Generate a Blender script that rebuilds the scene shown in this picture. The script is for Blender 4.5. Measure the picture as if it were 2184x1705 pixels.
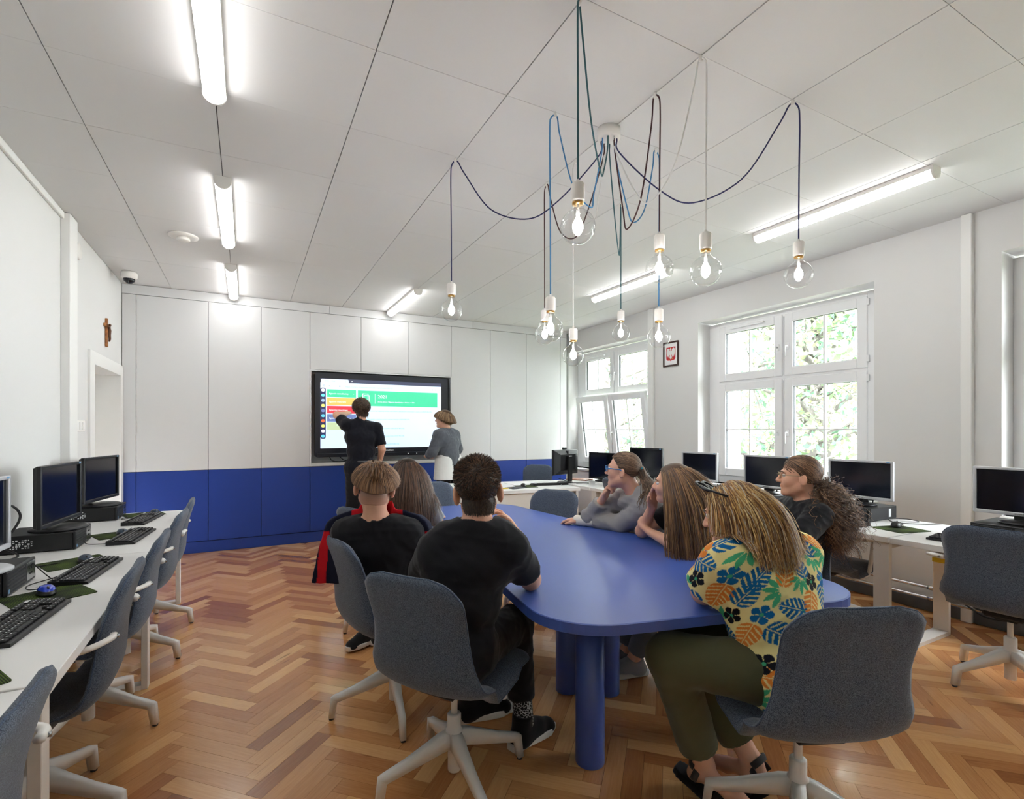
import bpy, bmesh, math, random
import numpy as np
from mathutils import Vector, Matrix
for _o in list(bpy.data.objects): bpy.data.objects.remove(_o)
SC = bpy.context.scene
COL = SC.collection
PI = math.pi
random.seed(7); RNG = np.random.default_rng(7)

# ------------------------------------------------------------------ camera
F, U0, V0, CAMH, YAW = 1077.6, 1092.0, 917.0, 1.40, math.radians(27.75)
_s, _c = math.sin(YAW), math.cos(YAW)
cam = bpy.data.cameras.new('camera'); camo = bpy.data.objects.new('camera', cam); COL.objects.link(camo)
camo.location = (0, 0, CAMH); camo.rotation_euler = (PI/2, 0, -YAW)
cam.sensor_fit = 'HORIZONTAL'; cam.sensor_width = 36.0; cam.lens = 36.0*F/2184.0
cam.shift_x = 0.0; cam.shift_y = (V0-852.5)/2184.0
cam.clip_start = 0.05; cam.clip_end = 300
SC.camera = camo

def ray(u, v):
    a, b = (u-U0)/F, (V0-v)/F
    return np.array([_s+_c*a, _c-_s*a, b])
def PZ(u, v, z): d = ray(u, v); return np.array([0, 0, CAMH])+d*((z-CAMH)/d[2])
def PY(u, v, y): d = ray(u, v); return np.array([0, 0, CAMH])+d*(y/d[1])
def PX(u, v, x): d = ray(u, v); return np.array([0, 0, CAMH])+d*(x/d[0])
def PD(u, v, D): return np.array([0, 0, CAMH])+ray(u, v)*D

# ------------------------------------------------------------------ world, light, exposure
w = bpy.data.worlds.new('world'); SC.world = w; w.use_nodes = True
bg = w.node_tree.nodes['Background']
bg.inputs[0].default_value = (0.93, 0.955, 1.0, 1); bg.inputs[1].default_value = 11.0
SC.view_settings.view_transform = 'Standard'; SC.view_settings.look = 'None'
SC.view_settings.exposure = 1.86; SC.view_settings.gamma = 1.0
SC.view_settings.use_curve_mapping = False
TUBE_E, BULB_E = 5.0, 48.0
try:
    cy = SC.cycles
    cy.use_denoising = True; cy.max_bounces = 5; cy.diffuse_bounces = 4; cy.glossy_bounces = 3
    cy.transmission_bounces = 3; cy.transparent_max_bounces = 8; cy.sample_clamp_indirect = 5.0
    cy.use_adaptive_sampling = False; cy.use_light_tree = False; cy.time_limit = 1150
    cy.caustics_reflective = False; cy.caustics_refractive = False
except Exception: pass

# ------------------------------------------------------------------ helpers
def lin(r, g, b):
    f = lambda x: (x/255/12.92) if x/255 <= .04045 else ((x/255+.055)/1.055)**2.4
    return (f(r), f(g), f(b), 1.0)

MATS = {}
def mat(name, col, rough=.5, metal=0.0, spec=.5, coat=0.0, noise=None, bump=None, emit=None, trans=0.0, ior=1.45, alpha=1.0, sheen=0.0, coat_r=.1):
    """noise=(scale, amount) varies the colour, bump=(scale, strength)"""
    m = bpy.data.materials.new(name); m.use_nodes = True; MATS[name] = m
    nt = m.node_tree; b = nt.nodes['Principled BSDF']; I = b.inputs
    I['Base Color'].default_value = col; I['Roughness'].default_value = rough; I['Metallic'].default_value = metal
    I['Specular IOR Level'].default_value = spec; I['Coat Weight'].default_value = coat; I['Coat Roughness'].default_value = coat_r
    I['Transmission Weight'].default_value = trans; I['IOR'].default_value = ior; I['Alpha'].default_value = alpha
    I['Sheen Weight'].default_value = sheen
    if emit: I['Emission Color'].default_value = emit[0]; I['Emission Strength'].default_value = emit[1]
    if noise or bump:
        tc = nt.nodes.new('ShaderNodeTexCoord')
    if noise:
        n = nt.nodes.new('ShaderNodeTexNoise'); n.inputs['Scale'].default_value = noise[0]; n.inputs['Detail'].default_value = 4
        nt.links.new(tc.outputs['Object'], n.inputs['Vector'])
        mx = nt.nodes.new('ShaderNodeMix'); mx.data_type = 'RGBA'
        a = noise[1]
        mx.inputs[6].default_value = tuple(max(0, c*(1-a)) for c in col[:3])+(1,)
        mx.inputs[7].default_value = tuple(min(1, c*(1+a)) for c in col[:3])+(1,)
        rp = nt.nodes.new('ShaderNodeMapRange'); rp.inputs[1].default_value = .3; rp.inputs[2].default_value = .7
        nt.links.new(n.outputs[0], rp.inputs[0]); nt.links.new(rp.outputs[0], mx.inputs[0])
        nt.links.new(mx.outputs[2], I['Base Color'])
    if bump:
        n2 = nt.nodes.new('ShaderNodeTexNoise'); n2.inputs['Scale'].default_value = bump[0]; n2.inputs['Detail'].default_value = 3
        nt.links.new(tc.outputs['Object'], n2.inputs['Vector'])
        bp = nt.nodes.new('ShaderNodeBump'); bp.inputs['Strength'].default_value = bump[1]; bp.inputs['Distance'].default_value = .01
        nt.links.new(n2.outputs[0], bp.inputs['Height']); nt.links.new(bp.outputs[0], I['Normal'])
    return m

def attr_mat(name, rough=.5, spec=.5, attr='Col', coat=0.0, bump=None, sss=0.0, sheen=0.0):
    m = mat(name, (1, 1, 1, 1), rough, spec=spec, coat=coat, bump=bump, sheen=sheen)
    nt = m.node_tree; a = nt.nodes.new('ShaderNodeAttribute'); a.attribute_name = attr
    nt.links.new(a.outputs['Color'], nt.nodes['Principled BSDF'].inputs['Base Color'])
    return m

def tag(o, label=None, cat=None, group=None, kind=None):
    if label: o['label'] = label
    if cat: o['category'] = cat
    if group: o['group'] = group
    if kind: o['kind'] = kind
    return o

def empty(name, loc=(0, 0, 0), rz=0.0, label=None, cat=None, group=None, kind=None):
    o = bpy.data.objects.new(name, None); COL.objects.link(o)
    o.location = loc; o.rotation_euler = (0, 0, rz); o.empty_display_size = .05
    return tag(o, label, cat, group, kind)

def link(name, me, m=None, parent=None, loc=None, rz=None):
    o = bpy.data.objects.new(name, me); COL.objects.link(o)
    if m is not None and not me.materials: me.materials.append(MATS[m] if isinstance(m, str) else m)
    if parent is not None: o.parent = parent
    if loc is not None: o.location = loc
    if rz is not None: o.rotation_euler = (0, 0, rz)
    return o

def copy_tree(o, parent=None):
    c = o.copy(); COL.objects.link(c)
    if parent is not None: c.parent = parent
    for ch in list(o.children): copy_tree(ch, c)
    return c

def np_mesh(name, V, Q, smooth=True):
    """mesh from numpy verts and equal-sized faces"""
    V = np.asarray(V, dtype=np.float32); Q = np.asarray(Q, dtype=np.int32)
    me = bpy.data.meshes.new(name); n = Q.shape[1]
    me.vertices.add(len(V)); me.vertices.foreach_set('co', V.ravel())
    me.loops.add(Q.size); me.loops.foreach_set('vertex_index', Q.ravel())
    me.polygons.add(len(Q)); me.polygons.foreach_set('loop_start', np.arange(0, Q.size, n, dtype=np.int32))
    me.polygons.foreach_set('loop_total', np.full(len(Q), n, dtype=np.int32))
    if smooth: me.polygons.foreach_set('use_smooth', np.ones(len(Q), dtype=bool))
    me.update(calc_edges=True); return me

def set_col(me, C, name='Col'):
    C = np.asarray(C, dtype=np.float32)
    if C.shape[1] == 3: C = np.hstack([C, np.ones((len(C), 1), np.float32)])
    a = me.color_attributes.new(name, 'FLOAT_COLOR', 'POINT'); a.data.foreach_set('color', C.ravel())

class MB:
    """collects simple shapes and builds them as one mesh"""
    def __init__(s): s.v = []; s.f = []; s.sm = []
    def add(s, V, Fc, sm=False, M=None):
        o = len(s.v)
        for p in V: s.v.append(tuple(M @ Vector(p)) if M is not None else tuple(p))
        for f in Fc: s.f.append(tuple(i+o for i in f)); s.sm.append(sm)
        return s
    def box(s, c, d, bev=0.0, M=None):
        cx, cy_, cz = c; x, y, z = d[0]/2, d[1]/2, d[2]/2
        if bev <= 0:
            V = [(cx+a*x, cy_+b*y, cz+e*z) for a in (-1, 1) for b in (-1, 1) for e in (-1, 1)]
            return s.add(V, [(0, 1, 3, 2), (4, 6, 7, 5), (0, 4, 5, 1), (2, 3, 7, 6), (0, 2, 6, 4), (1, 5, 7, 3)], M=M)
        b = min(bev, x*.99, y*.99, z*.99); V = []; idx = {}
        for sx in (-1, 1):
            for sy in (-1, 1):
                for sz in (-1, 1):
                    for ax in range(3):
                        p = [sx*(x-b), sy*(y-b), sz*(z-b)]
                        p[ax] = (sx*x, sy*y, sz*z)[ax]
                        idx[(sx, sy, sz, ax)] = len(V); V.append((cx+p[0], cy_+p[1], cz+p[2]))
        g = lambda *k: idx[k]; Fc = []
        for t in (-1, 1):
            q = [g(t, -1, -1, 0), g(t, 1, -1, 0), g(t, 1, 1, 0), g(t, -1, 1, 0)]; Fc.append(q if t > 0 else q[::-1])
            q = [g(-1, t, -1, 1), g(-1, t, 1, 1), g(1, t, 1, 1), g(1, t, -1, 1)]; Fc.append(q if t > 0 else q[::-1])
            q = [g(-1, -1, t, 2), g(1, -1, t, 2), g(1, 1, t, 2), g(-1, 1, t, 2)]; Fc.append(q if t > 0 else q[::-1])
        for a in (-1, 1):
            for e in (-1, 1):
                q = [g(a, e, -1, 0), g(a, e, -1, 1), g(a, e, 1, 1), g(a, e, 1, 0)]; Fc.append(q if a*e > 0 else q[::-1])
                q = [g(a, -1, e, 0), g(a, 1, e, 0), g(a, 1, e, 2), g(a, -1, e, 2)]; Fc.append(q if a*e > 0 else q[::-1])
                q = [g(-1, a, e, 1), g(-1, a, e, 2), g(1, a, e, 2), g(1, a, e, 1)]; Fc.append(q if a*e > 0 else q[::-1])
        for a in (-1, 1):
            for e in (-1, 1):
                for h in (-1, 1):
                    q = [g(a, e, h, 0), g(a, e, h, 1), g(a, e, h, 2)]; Fc.append(q if a*e*h > 0 else q[::-1])
        return s.add(V, Fc, M=M)
    def prism(s, poly, z0, z1, M=None, sm=False):
        n = len(poly)
        V = [(x, y, z0) for x, y in poly]+[(x, y, z1) for x, y in poly]
        return s.add(V, [tuple(range(n-1, -1, -1)), tuple(range(n, 2*n))]+[(i, (i+1) % n, n+(i+1) % n, n+i) for i in range(n)], sm, M)
    def lathe(s, prof, n=20, c=(0, 0, 0), M=None, sm=True):
        V = []; Fc = []
        for r, z in prof:
            for k in range(n):
                a = 2*PI*k/n; V.append((c[0]+r*math.cos(a), c[1]+r*math.sin(a), c[2]+z))
        for j in range(len(prof)-1):
            for k in range(n):
                k2 = (k+1) % n; Fc.append((j*n+k, j*n+k2, (j+1)*n+k2, (j+1)*n+k))
        if prof[0][0] > 1e-5: Fc.append(tuple(range(n-1, -1, -1)))
        if prof[-1][0] > 1e-5: Fc.append(tuple((len(prof)-1)*n+k for k in range(n)))
        return s.add(V, Fc, sm, M)
    def cyl(s, a, b, r, n=16, r2=None):
        a, b = Vector(a), Vector(b); d = b-a; q = d.to_track_quat('Z', 'Y').to_matrix().to_4x4()
        return s.lathe([(r, 0), (r if r2 is None else r2, d.length)], n, M=Matrix.Translation(a) @ q)
    def tube(s, pts, r, n=8, cap=True, flat=1.0):
        P = [Vector(p) for p in pts]; V = []; Fc = []; up = None
        for i, p in enumerate(P):
            t = (P[min(i+1, len(P)-1)]-P[max(i-1, 0)]).normalized()
            if up is None:
                up = t.orthogonal().normalized() if abs(t.z) > .95 else (Vector((0, 0, 1))-t*t.z).normalized()
            else: up = (up-t*up.dot(t)).normalized()
            sd = t.cross(up); rr = r[i] if isinstance(r, (list, tuple)) else r
            for k in range(n):
                a = 2*PI*k/n; V.append(tuple(p+sd*(math.cos(a)*rr)+up*(math.sin(a)*rr*flat)))
        for i in range(len(P)-1):
            for k in range(n):
                k2 = (k+1) % n; Fc.append((i*n+k, i*n+k2, (i+1)*n+k2, (i+1)*n+k))
        if cap: Fc += [tuple(range(n-1, -1, -1)), tuple((len(P)-1)*n+k for k in range(n))]
        return s.add(V, Fc, True)
    def mesh(s, name):
        me = bpy.data.meshes.new(name); me.from_pydata(s.v, [], s.f)
        me.polygons.foreach_set('use_smooth', s.sm); me.update(); return me
    def build(s, name, m, parent=None, loc=None, rz=None):
        return link(name, s.mesh(name), m, parent, loc, rz)

def spline(pts, n=8):
    """Catmull-Rom through points"""
    P = [np.array(p, float) for p in pts]; P = [2*P[0]-P[1]]+P+[2*P[-1]-P[-2]]; out = []
    for i in range(1, len(P)-2):
        for k in range(n):
            t = k/n; a, b, c, d = P[i-1:i+3]
            out.append(.5*((2*b)+(c-a)*t+(2*a-5*b+4*c-d)*t*t+(3*b-a-3*c+d)*t**3))
    out.append(P[-2]); return out

def rrect(w, h, r, n=5):
    out = []
    for cx, cy_, a0 in ((w/2-r, h/2-r, 0), (-w/2+r, h/2-r, PI/2), (-w/2+r, -h/2+r, PI), (w/2-r, -h/2+r, 1.5*PI)):
        for k in range(n+1):
            a = a0+PI/2*k/n; out.append((cx+r*math.cos(a), cy_+r*math.sin(a)))
    return out

def text(name, body, size, m, parent, M, align='LEFT'):
    cu = bpy.data.curves.new(name, 'FONT'); cu.body = body; cu.size = size; cu.align_x = align; cu.extrude = 0.0004
    cu.resolution_u = 3
    tmp = bpy.data.objects.new('tmp_text', cu); COL.objects.link(tmp)
    bpy.context.view_layer.update()
    me = bpy.data.meshes.new_from_object(tmp.evaluated_get(bpy.context.evaluated_depsgraph_get()))
    bpy.data.objects.remove(tmp); bpy.data.curves.remove(cu); me.name = name; me.materials.clear()
    o = link(name, me, m, parent); o.matrix_local = M
    return o

# ------------------------------------------------------------------ materials
mat('wall_paint', lin(222, 222, 221), .85, spec=.2, bump=(180, .03))
mat('ceiling_paint', lin(224, 224, 224), .8, spec=.2)
mat('white_panel', lin(220, 221, 222), .55, spec=.3)
mat('blue_panel', lin(37, 64, 146), .42, spec=.4)
mat('dark_gap', lin(60, 60, 62), .9)
mat('trim_white', lin(236, 236, 234), .5)
mat('door_paint', lin(214, 213, 205), .5)
mat('upvc', lin(240, 241, 243), .3, spec=.5)
mat('gasket', lin(45, 47, 50), .6)
mat('facade', lin(240, 240, 238), .9)
mat('white_metal', lin(232, 230, 226), .35, spec=.5)
mat('desk_white', lin(236, 236, 235), .35, spec=.5)
mat('table_blue', lin(62, 89, 168), .36, spec=.8)
mat('black_plastic', lin(26, 27, 30), .38)
mat('black_matte', lin(20, 21, 23), .6)
mat('screen_black', lin(14, 17, 26), .12, spec=.6)
mat('silver_plastic', lin(196, 198, 202), .35, metal=.2)
mat('steel', lin(170, 172, 175), .25, metal=1.0)
mat('chrome', lin(215, 215, 218), .12, metal=1.0)
mat('dark_grey', lin(58, 60, 64), .5)
mat('sticker_white', lin(222, 223, 224), .5)
mat('sticker_blue', lin(120, 165, 205), .4)
mat('key_grey', lin(40, 41, 44), .5)
mat('cable_black', lin(18, 18, 20), .5)
mat('lamp_white', lin(238, 236, 232), .4)
mat('ivory', lin(225, 222, 214), .5)
mat('mouse_blue', lin(22, 60, 190), .25, coat=.4)
mat('mouse_slate', lin(44, 62, 84), .35)
mat('walnut', lin(62, 36, 28), .45, noise=(30, .3))
mat('paper', lin(240, 240, 240), .7)
mat('crest_red', lin(196, 40, 52), .6)
mat('crest_white', lin(232, 232, 230), .6)
mat('crest_gold', lin(214, 176, 70), .5)
mat('cross_wood', lin(158, 104, 56), .5, noise=(40, .35))
mat('figure_wood', lin(92, 58, 34), .5)
mat('yellow_tape', lin(220, 190, 40), .5)
mat('socket_red', lin(140, 24, 28), .4)
mat('plinth_grey', lin(90, 92, 96), .7)
mat('tube_light', (1, 1, 1, 1), .4, emit=((1.0, .985, .96, 1), TUBE_E))
mat('filament', (1, 1, 1, 1), .4, emit=((1.0, .965, .92, 1), BULB_E))
mat('brass', lin(190, 150, 90), .3, metal=1.0)
mat('leather_black', lin(16, 16, 18), .45)

def glass_mat(name, tint, refl=1.0):
    m = bpy.data.materials.new(name); m.use_nodes = True; MATS[name] = m; nt = m.node_tree
    for n in list(nt.nodes): nt.nodes.remove(n)
    out = nt.nodes.new('ShaderNodeOutputMaterial'); tr = nt.nodes.new('ShaderNodeBsdfTransparent'); gl = nt.nodes.new('ShaderNodeBsdfGlossy')
    lw = nt.nodes.new('ShaderNodeLayerWeight'); lw.inputs[0].default_value = .5
    pw = nt.nodes.new('ShaderNodeMath'); pw.operation = 'POWER'; pw.inputs[1].default_value = 4.0
    mu = nt.nodes.new('ShaderNodeMath'); mu.operation = 'MULTIPLY_ADD'; mu.inputs[1].default_value = .75*refl; mu.inputs[2].default_value = .04*refl; mu.use_clamp = True
    mx = nt.nodes.new('ShaderNodeMixShader')
    tr.inputs[0].default_value = tint; gl.inputs['Roughness'].default_value = .02
    nt.links.new(lw.outputs['Facing'], pw.inputs[0]); nt.links.new(pw.outputs[0], mu.inputs[0]); nt.links.new(mu.outputs[0], mx.inputs[0])
    nt.links.new(tr.outputs[0], mx.inputs[1]); nt.links.new(gl.outputs[0], mx.inputs[2]); nt.links.new(mx.outputs[0], out.inputs[0])
glass_mat('window_glass', (.97, .985, .98, 1), .8)
glass_mat('bulb_glass', (.97, .97, .97, 1), 1.2)

def fabric_mat(name, c1, c2, scale=900):
    m = mat(name, c1, .9, spec=.15, sheen=.25); nt = m.node_tree; b = nt.nodes['Principled BSDF']
    tc = nt.nodes.new('ShaderNodeTexCoord'); n = nt.nodes.new('ShaderNodeTexNoise'); n.inputs['Scale'].default_value = scale; n.inputs['Detail'].default_value = 2
    rp = nt.nodes.new('ShaderNodeMapRange'); rp.inputs[1].default_value = .35; rp.inputs[2].default_value = .65
    mx = nt.nodes.new('ShaderNodeMix'); mx.data_type = 'RGBA'; mx.inputs[6].default_value = c1; mx.inputs[7].default_value = c2
    nt.links.new(tc.outputs['Object'], n.inputs['Vector']); nt.links.new(n.outputs[0], rp.inputs[0]); nt.links.new(rp.outputs[0], mx.inputs[0])
    nt.links.new(mx.outputs[2], b.inputs['Base Color'])
    bp = nt.nodes.new('ShaderNodeBump'); bp.inputs['Strength'].default_value = .25; bp.inputs['Distance'].default_value = .002
    nt.links.new(n.outputs[0], bp.inputs['Height']); nt.links.new(bp.outputs[0], b.inputs['Normal'])
fabric_mat('chair_fabric', lin(48, 57, 73), lin(106, 117, 134), 420)
fabric_mat('chair_piping', lin(46, 58, 78), lin(86, 102, 126), 420)

def pad_mat():
    m = mat('mouse_pad', lin(24, 30, 26), .8, spec=.2); nt = m.node_tree; b = nt.nodes['Principled BSDF']
    tc = nt.nodes.new('ShaderNodeTexCoord'); wv = nt.nodes.new('ShaderNodeTexWave'); wv.inputs['Scale'].default_value = 55
    wv.bands_direction = 'Y'
    gr = nt.nodes.new('ShaderNodeTexNoise'); gr.inputs['Scale'].default_value = 9
    mp = nt.nodes.new('ShaderNodeMapRange'); mp.inputs[1].default_value = .35; mp.inputs[2].default_value = .65
    mu = nt.nodes.new('ShaderNodeMath'); mu.operation = 'MULTIPLY'
    mx = nt.nodes.new('ShaderNodeMix'); mx.data_type = 'RGBA'; mx.inputs[6].default_value = lin(22, 26, 24); mx.inputs[7].default_value = lin(92, 116, 44)
    nt.links.new(tc.outputs['Object'], wv.inputs['Vector']); nt.links.new(tc.outputs['Object'], gr.inputs['Vector'])
    nt.links.new(gr.outputs[0], mp.inputs[0]); nt.links.new(mp.outputs[0], mu.inputs[0]); nt.links.new(wv.outputs[1], mu.inputs[1])
    nt.links.new(mu.outputs[0], mx.inputs[0]); nt.links.new(mx.outputs[2], b.inputs['Base Color'])
pad_mat()

def wood_mat():
    """oak strip: tone attribute per plank, grain along U"""
    m = mat('parquet_oak', lin(176, 120, 70), .22, spec=.5, coat=.35, coat_r=.08); nt = m.node_tree; b = nt.nodes['Principled BSDF']
    uv = nt.nodes.new('ShaderNodeUVMap'); uv.uv_map = 'UVMap'
    at = nt.nodes.new('ShaderNodeAttribute'); at.attribute_name = 'tone'
    mp = nt.nodes.new('ShaderNodeMapping'); mp.inputs['Scale'].default_value = (5, 70, 1)
    n1 = nt.nodes.new('ShaderNodeTexNoise'); n1.inputs['Scale'].default_value = 1.6; n1.inputs['Detail'].default_value = 5; n1.inputs['Roughness'].default_value = .6
    mp2 = nt.nodes.new('ShaderNodeMapping'); mp2.inputs['Scale'].default_value = (2.2, 22, 1)
    n2 = nt.nodes.new('ShaderNodeTexNoise'); n2.inputs['Scale'].default_value = 1.0; n2.inputs['Detail'].default_value = 2; n2.inputs['Distortion'].default_value = .6
    ramp = nt.nodes.new('ShaderNodeValToRGB'); e = ramp.color_ramp.elements
    e[0].position = 0.0; e[0].color = lin(150, 94, 56); e[1].position = 1.0; e[1].color = lin(236, 188, 128)
    for p, c in ((.3, lin(182, 122, 74)), (.62, lin(212, 156, 100))):
        k = ramp.color_ramp.elements.new(p); k.color = c
    nt.links.new(uv.outputs[0], mp.inputs[0]); nt.links.new(mp.outputs[0], n1.inputs['Vector'])
    nt.links.new(uv.outputs[0], mp2.inputs[0]); nt.links.new(mp2.outputs[0], n2.inputs['Vector'])
    s1 = nt.nodes.new('ShaderNodeMath'); s1.operation = 'MULTIPLY_ADD'; s1.inputs[1].default_value = .42; nt.links.new(n1.outputs[0], s1.inputs[0])
    s0 = nt.nodes.new('ShaderNodeMath'); s0.operation = 'SUBTRACT'; s0.inputs[1].default_value = .21; nt.links.new(at.outputs['Fac'], s0.inputs[0]); nt.links.new(s0.outputs[0], s1.inputs[2])
    nt.links.new(s1.outputs[0], ramp.inputs[0])
    # dark heart streaks on some planks
    st = nt.nodes.new('ShaderNodeMapRange'); st.inputs[1].default_value = .68; st.inputs[2].default_value = .76; nt.links.new(n2.outputs[0], st.inputs[0])
    mu = nt.nodes.new('ShaderNodeMath'); mu.operation = 'MULTIPLY'; mu.inputs[1].default_value = .6; nt.links.new(st.outputs[0], mu.inputs[0])
    mx = nt.nodes.new('ShaderNodeMix'); mx.data_type = 'RGBA'; mx.inputs[7].default_value = lin(86, 50, 34)
    nt.links.new(mu.outputs[0], mx.inputs[0]); nt.links.new(ramp.outputs[0], mx.inputs[6]); nt.links.new(mx.outputs[2], b.inputs['Base Color'])
    bp = nt.nodes.new('ShaderNodeBump'); bp.inputs['Strength'].default_value = .06; bp.inputs['Distance'].default_value = .004
    nt.links.new(n1.outputs[0], bp.inputs['Height']); nt.links.new(bp.outputs[0], b.inputs['Normal'])
wood_mat()
mat('subfloor', lin(46, 28, 18), .8)

# ================================================================== the room
XL, XR, YB, YN, ZC = -1.18, 4.67, 6.72, -1.5, 2.97
YBW = 7.05            # masonry wall behind the cupboards

# ---- floor: herringbone oak strips
fl = MB(); fl.box(((XL+XR)/2, (YN+YBW)/2, -.06), (XR-XL+.3, YBW-YN+.3, .09)); floor = fl.build('floor', 'subfloor'); tag(floor, kind='structure')
def herringbone():
    W, L, G = .0765, .42, .0011
    ca = math.cos(PI/4); out = []
    def clip(poly, ax, lim, keep_less):
        res = []
        for i in range(len(poly)):
            a, b = poly[i], poly[(i+1) % len(poly)]
            ia = (a[ax] <= lim) if keep_less else (a[ax] >= lim); ib = (b[ax] <= lim) if keep_less else (b[ax] >= lim)
            if ia: res.append(a)
            if ia != ib:
                t = (lim-a[ax])/(b[ax]-a[ax]); res.append((a[0]+t*(b[0]-a[0]), a[1]+t*(b[1]-a[1])))
        return res
    for n in range(-110, 210):
        for m_ in range(-26, 26):
            for kind in (0, 1):
                if kind == 0: x0, y0, w_, h_ = n*W, n*W, L, W
                else: x0, y0, w_, h_ = n*W+L, n*W+W-L, W, L
                x0 += m_*L; y0 -= m_*L
                a, b = x0+w_/2, y0+h_/2
                cx, cy_ = (a-b)*ca+.05, (a+b)*ca-1.0
                if cx < XL-.3 or cx > XR+.3 or cy_ < YN-.3 or cy_ > YBW+.3: continue
                ang = PI/4 if kind == 0 else 3*PI/4
                out.append((cx, cy_, ang))
    out.sort(); return out, W-G, L-G, clip
planks, PW, PL, clipf = herringbone()
NV = 40; pl_mesh = []
for i in range(NV):
    b = MB(); b.box((0, 0, -.007), (PL, PW, .014)); me = b.mesh('floor_plank'); me.materials.append(MATS['parquet_oak'])
    uvl = me.uv_layers.new(name='UVMap'); ox, oy = random.random()*9, random.random()*9
    for lp in me.loops:
        co = me.vertices[lp.vertex_index].co; uvl.data[lp.index].uv = (co.x+ox, co.y+oy)
    a = me.attributes.new('tone', 'FLOAT', 'POINT'); t = min(1, max(0, random.gauss(.48, .22))); a.data.foreach_set('value', [t]*8)
    pl_mesh.append(me)
scored = []
for i, (x, y, an) in enumerate(planks):
    dx, dy = x, y; D = dx*_s+dy*_c; r = dx*_c-dy*_s
    inside = all(XL+.003 < x+sx*PL/2*math.cos(an)+sy*PW/2*abs(math.sin(an)) < XR-.003 and YN+.003 < y+sx*PL/2*math.sin(an)+sy*PW/2 < YB-.003 for sx in (-1, 1) for sy in (-1, 1))
    if D > .5 and inside:
        u = U0+F*r/D; v = V0+F*CAMH/D
        if -20 < u < 2200 and v < 1730 and x > -.5 and x < 4.3: scored.append((D, i))
scored.sort(); pick = set(i for _, i in scored[:300])
for i in sorted(pick):
    x, y, an = planks[i]
    o = link('floor_plank', pl_mesh[i % NV], None, floor, (x, y, 0), an+(PI if random.random() < .5 else 0))
fv, ff, fuv, ft = [], [], [], []
for i, (x, y, an) in enumerate(planks):
    if i in pick: continue
    c, s_ = math.cos(an), math.sin(an)
    poly = [(x+c*a-s_*b, y+s_*a+c*b) for a, b in ((-PL/2, -PW/2), (PL/2, -PW/2), (PL/2, PW/2), (-PL/2, PW/2))]
    for ax, lim, kl in ((0, XL+.001, False), (0, XR-.001, True), (1, YN+.001, False), (1, YB+.05, True)):
        if poly: poly = clipf(poly, ax, lim, kl)
    if len(poly) < 3: continue
    o0 = len(fv); n = len(poly); tone = min(1, max(0, random.gauss(.48, .22))); ox, oy = random.random()*9, random.random()*9
    for z in (-.012, 0):
        for px, py in poly:
            fv.append((px, py, z)); ft.append(tone); dx, dy = px-x, py-y; fuv.append((dx*c+dy*s_+ox, -dx*s_+dy*c+oy))
    ff.append(tuple(range(o0+n, o0+2*n))); ff += [(o0+k, o0+(k+1) % n, o0+n+(k+1) % n, o0+n+k) for k in range(n)]
me = bpy.data.meshes.new('parquet_field'); me.from_pydata(fv, [], ff); me.materials.append(MATS['parquet_oak'])
uvl = me.uv_layers.new(name='UVMap')
for lp in me.loops: uvl.data[lp.index].uv = fuv[lp.vertex_index]
a = me.attributes.new('tone', 'FLOAT', 'POINT'); a.data.foreach_set('value', ft)
o = link('parquet_field', me, None, floor); o['kind'] = 'stuff'

# ---- ceiling of square panels
cl = MB(); cl.box(((XL+XR)/2, (YN+YBW)/2, ZC+.07), (XR-XL+.5, YBW-YN+.5, .1)); ceil = cl.build('ceiling', 'dark_gap'); tag(ceil, kind='structure')
gx = [XL]+[-.735+.606*k for k in range(0, 9)]+[XR]; gy = [YN]+[-.917+.6055*k for k in range(0, 14)]+[YBW]
tiles = {}
for i in range(len(gx)-1):
    for j in range(len(gy)-1):
        w_, h_ = gx[i+1]-gx[i], gy[j+1]-gy[j]; key = (round(w_, 3), round(h_, 3))
        if key not in tiles:
            b = MB(); b.box((0, 0, .0095), (w_-.0042, h_-.0016, .019), bev=.0008); tiles[key] = b.mesh('ceiling_tile'); tiles[key].materials.append(MATS['ceiling_paint'])
        link('ceiling_tile', tiles[key], None, ceil, ((gx[i]+gx[i+1])/2, (gy[j]+gy[j+1])/2, ZC+random.uniform(-.0006, .0006)))

# ---- plain walls
def wall(name, boxes, m='wall_paint'):
    b = MB()
    for c, d in boxes: b.box(c, d)
    return tag(b.build(name, m), kind='structure')
def bx(x0, x1, y0, y1, z0, z1): return (((x0+x1)/2, (y0+y1)/2, (z0+z1)/2), (x1-x0, y1-y0, z1-z0))
DY0, DY1, DZ = 5.52, 6.66, 2.02
wall('wall_left', [bx(XL-.32, XL, YN-.2, DY0, -.1, 3.1), bx(XL-.32, XL, DY1, YBW+.2, -.1, 3.1), bx(XL-.32, XL, DY0, DY1, DZ, 3.1)])
wall('wall_near', [bx(XL-.3, XR+.73, YN-.2, YN, -.1, 3.1)])
XO = 5.40             # outer face of the thick window wall
WINS = [(5.02, 6.89), (2.34, 4.21), (-.34, 1.53)]; WZ0, WZ1 = .80, 2.648
seg = []; ys = [YN-.2]+[v for a in sorted(WINS) for v in a]+[YBW+.2]
for k in range(0, len(ys), 2): seg.append(bx(XR, XO, ys[k], ys[k+1], -.1, 3.1))
for a, b_ in WINS: seg += [bx(XR, XO, a, b_, -.1, WZ0), bx(XR, XO, a, b_, WZ1, 3.1)]
wall('wall_right', seg)

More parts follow.
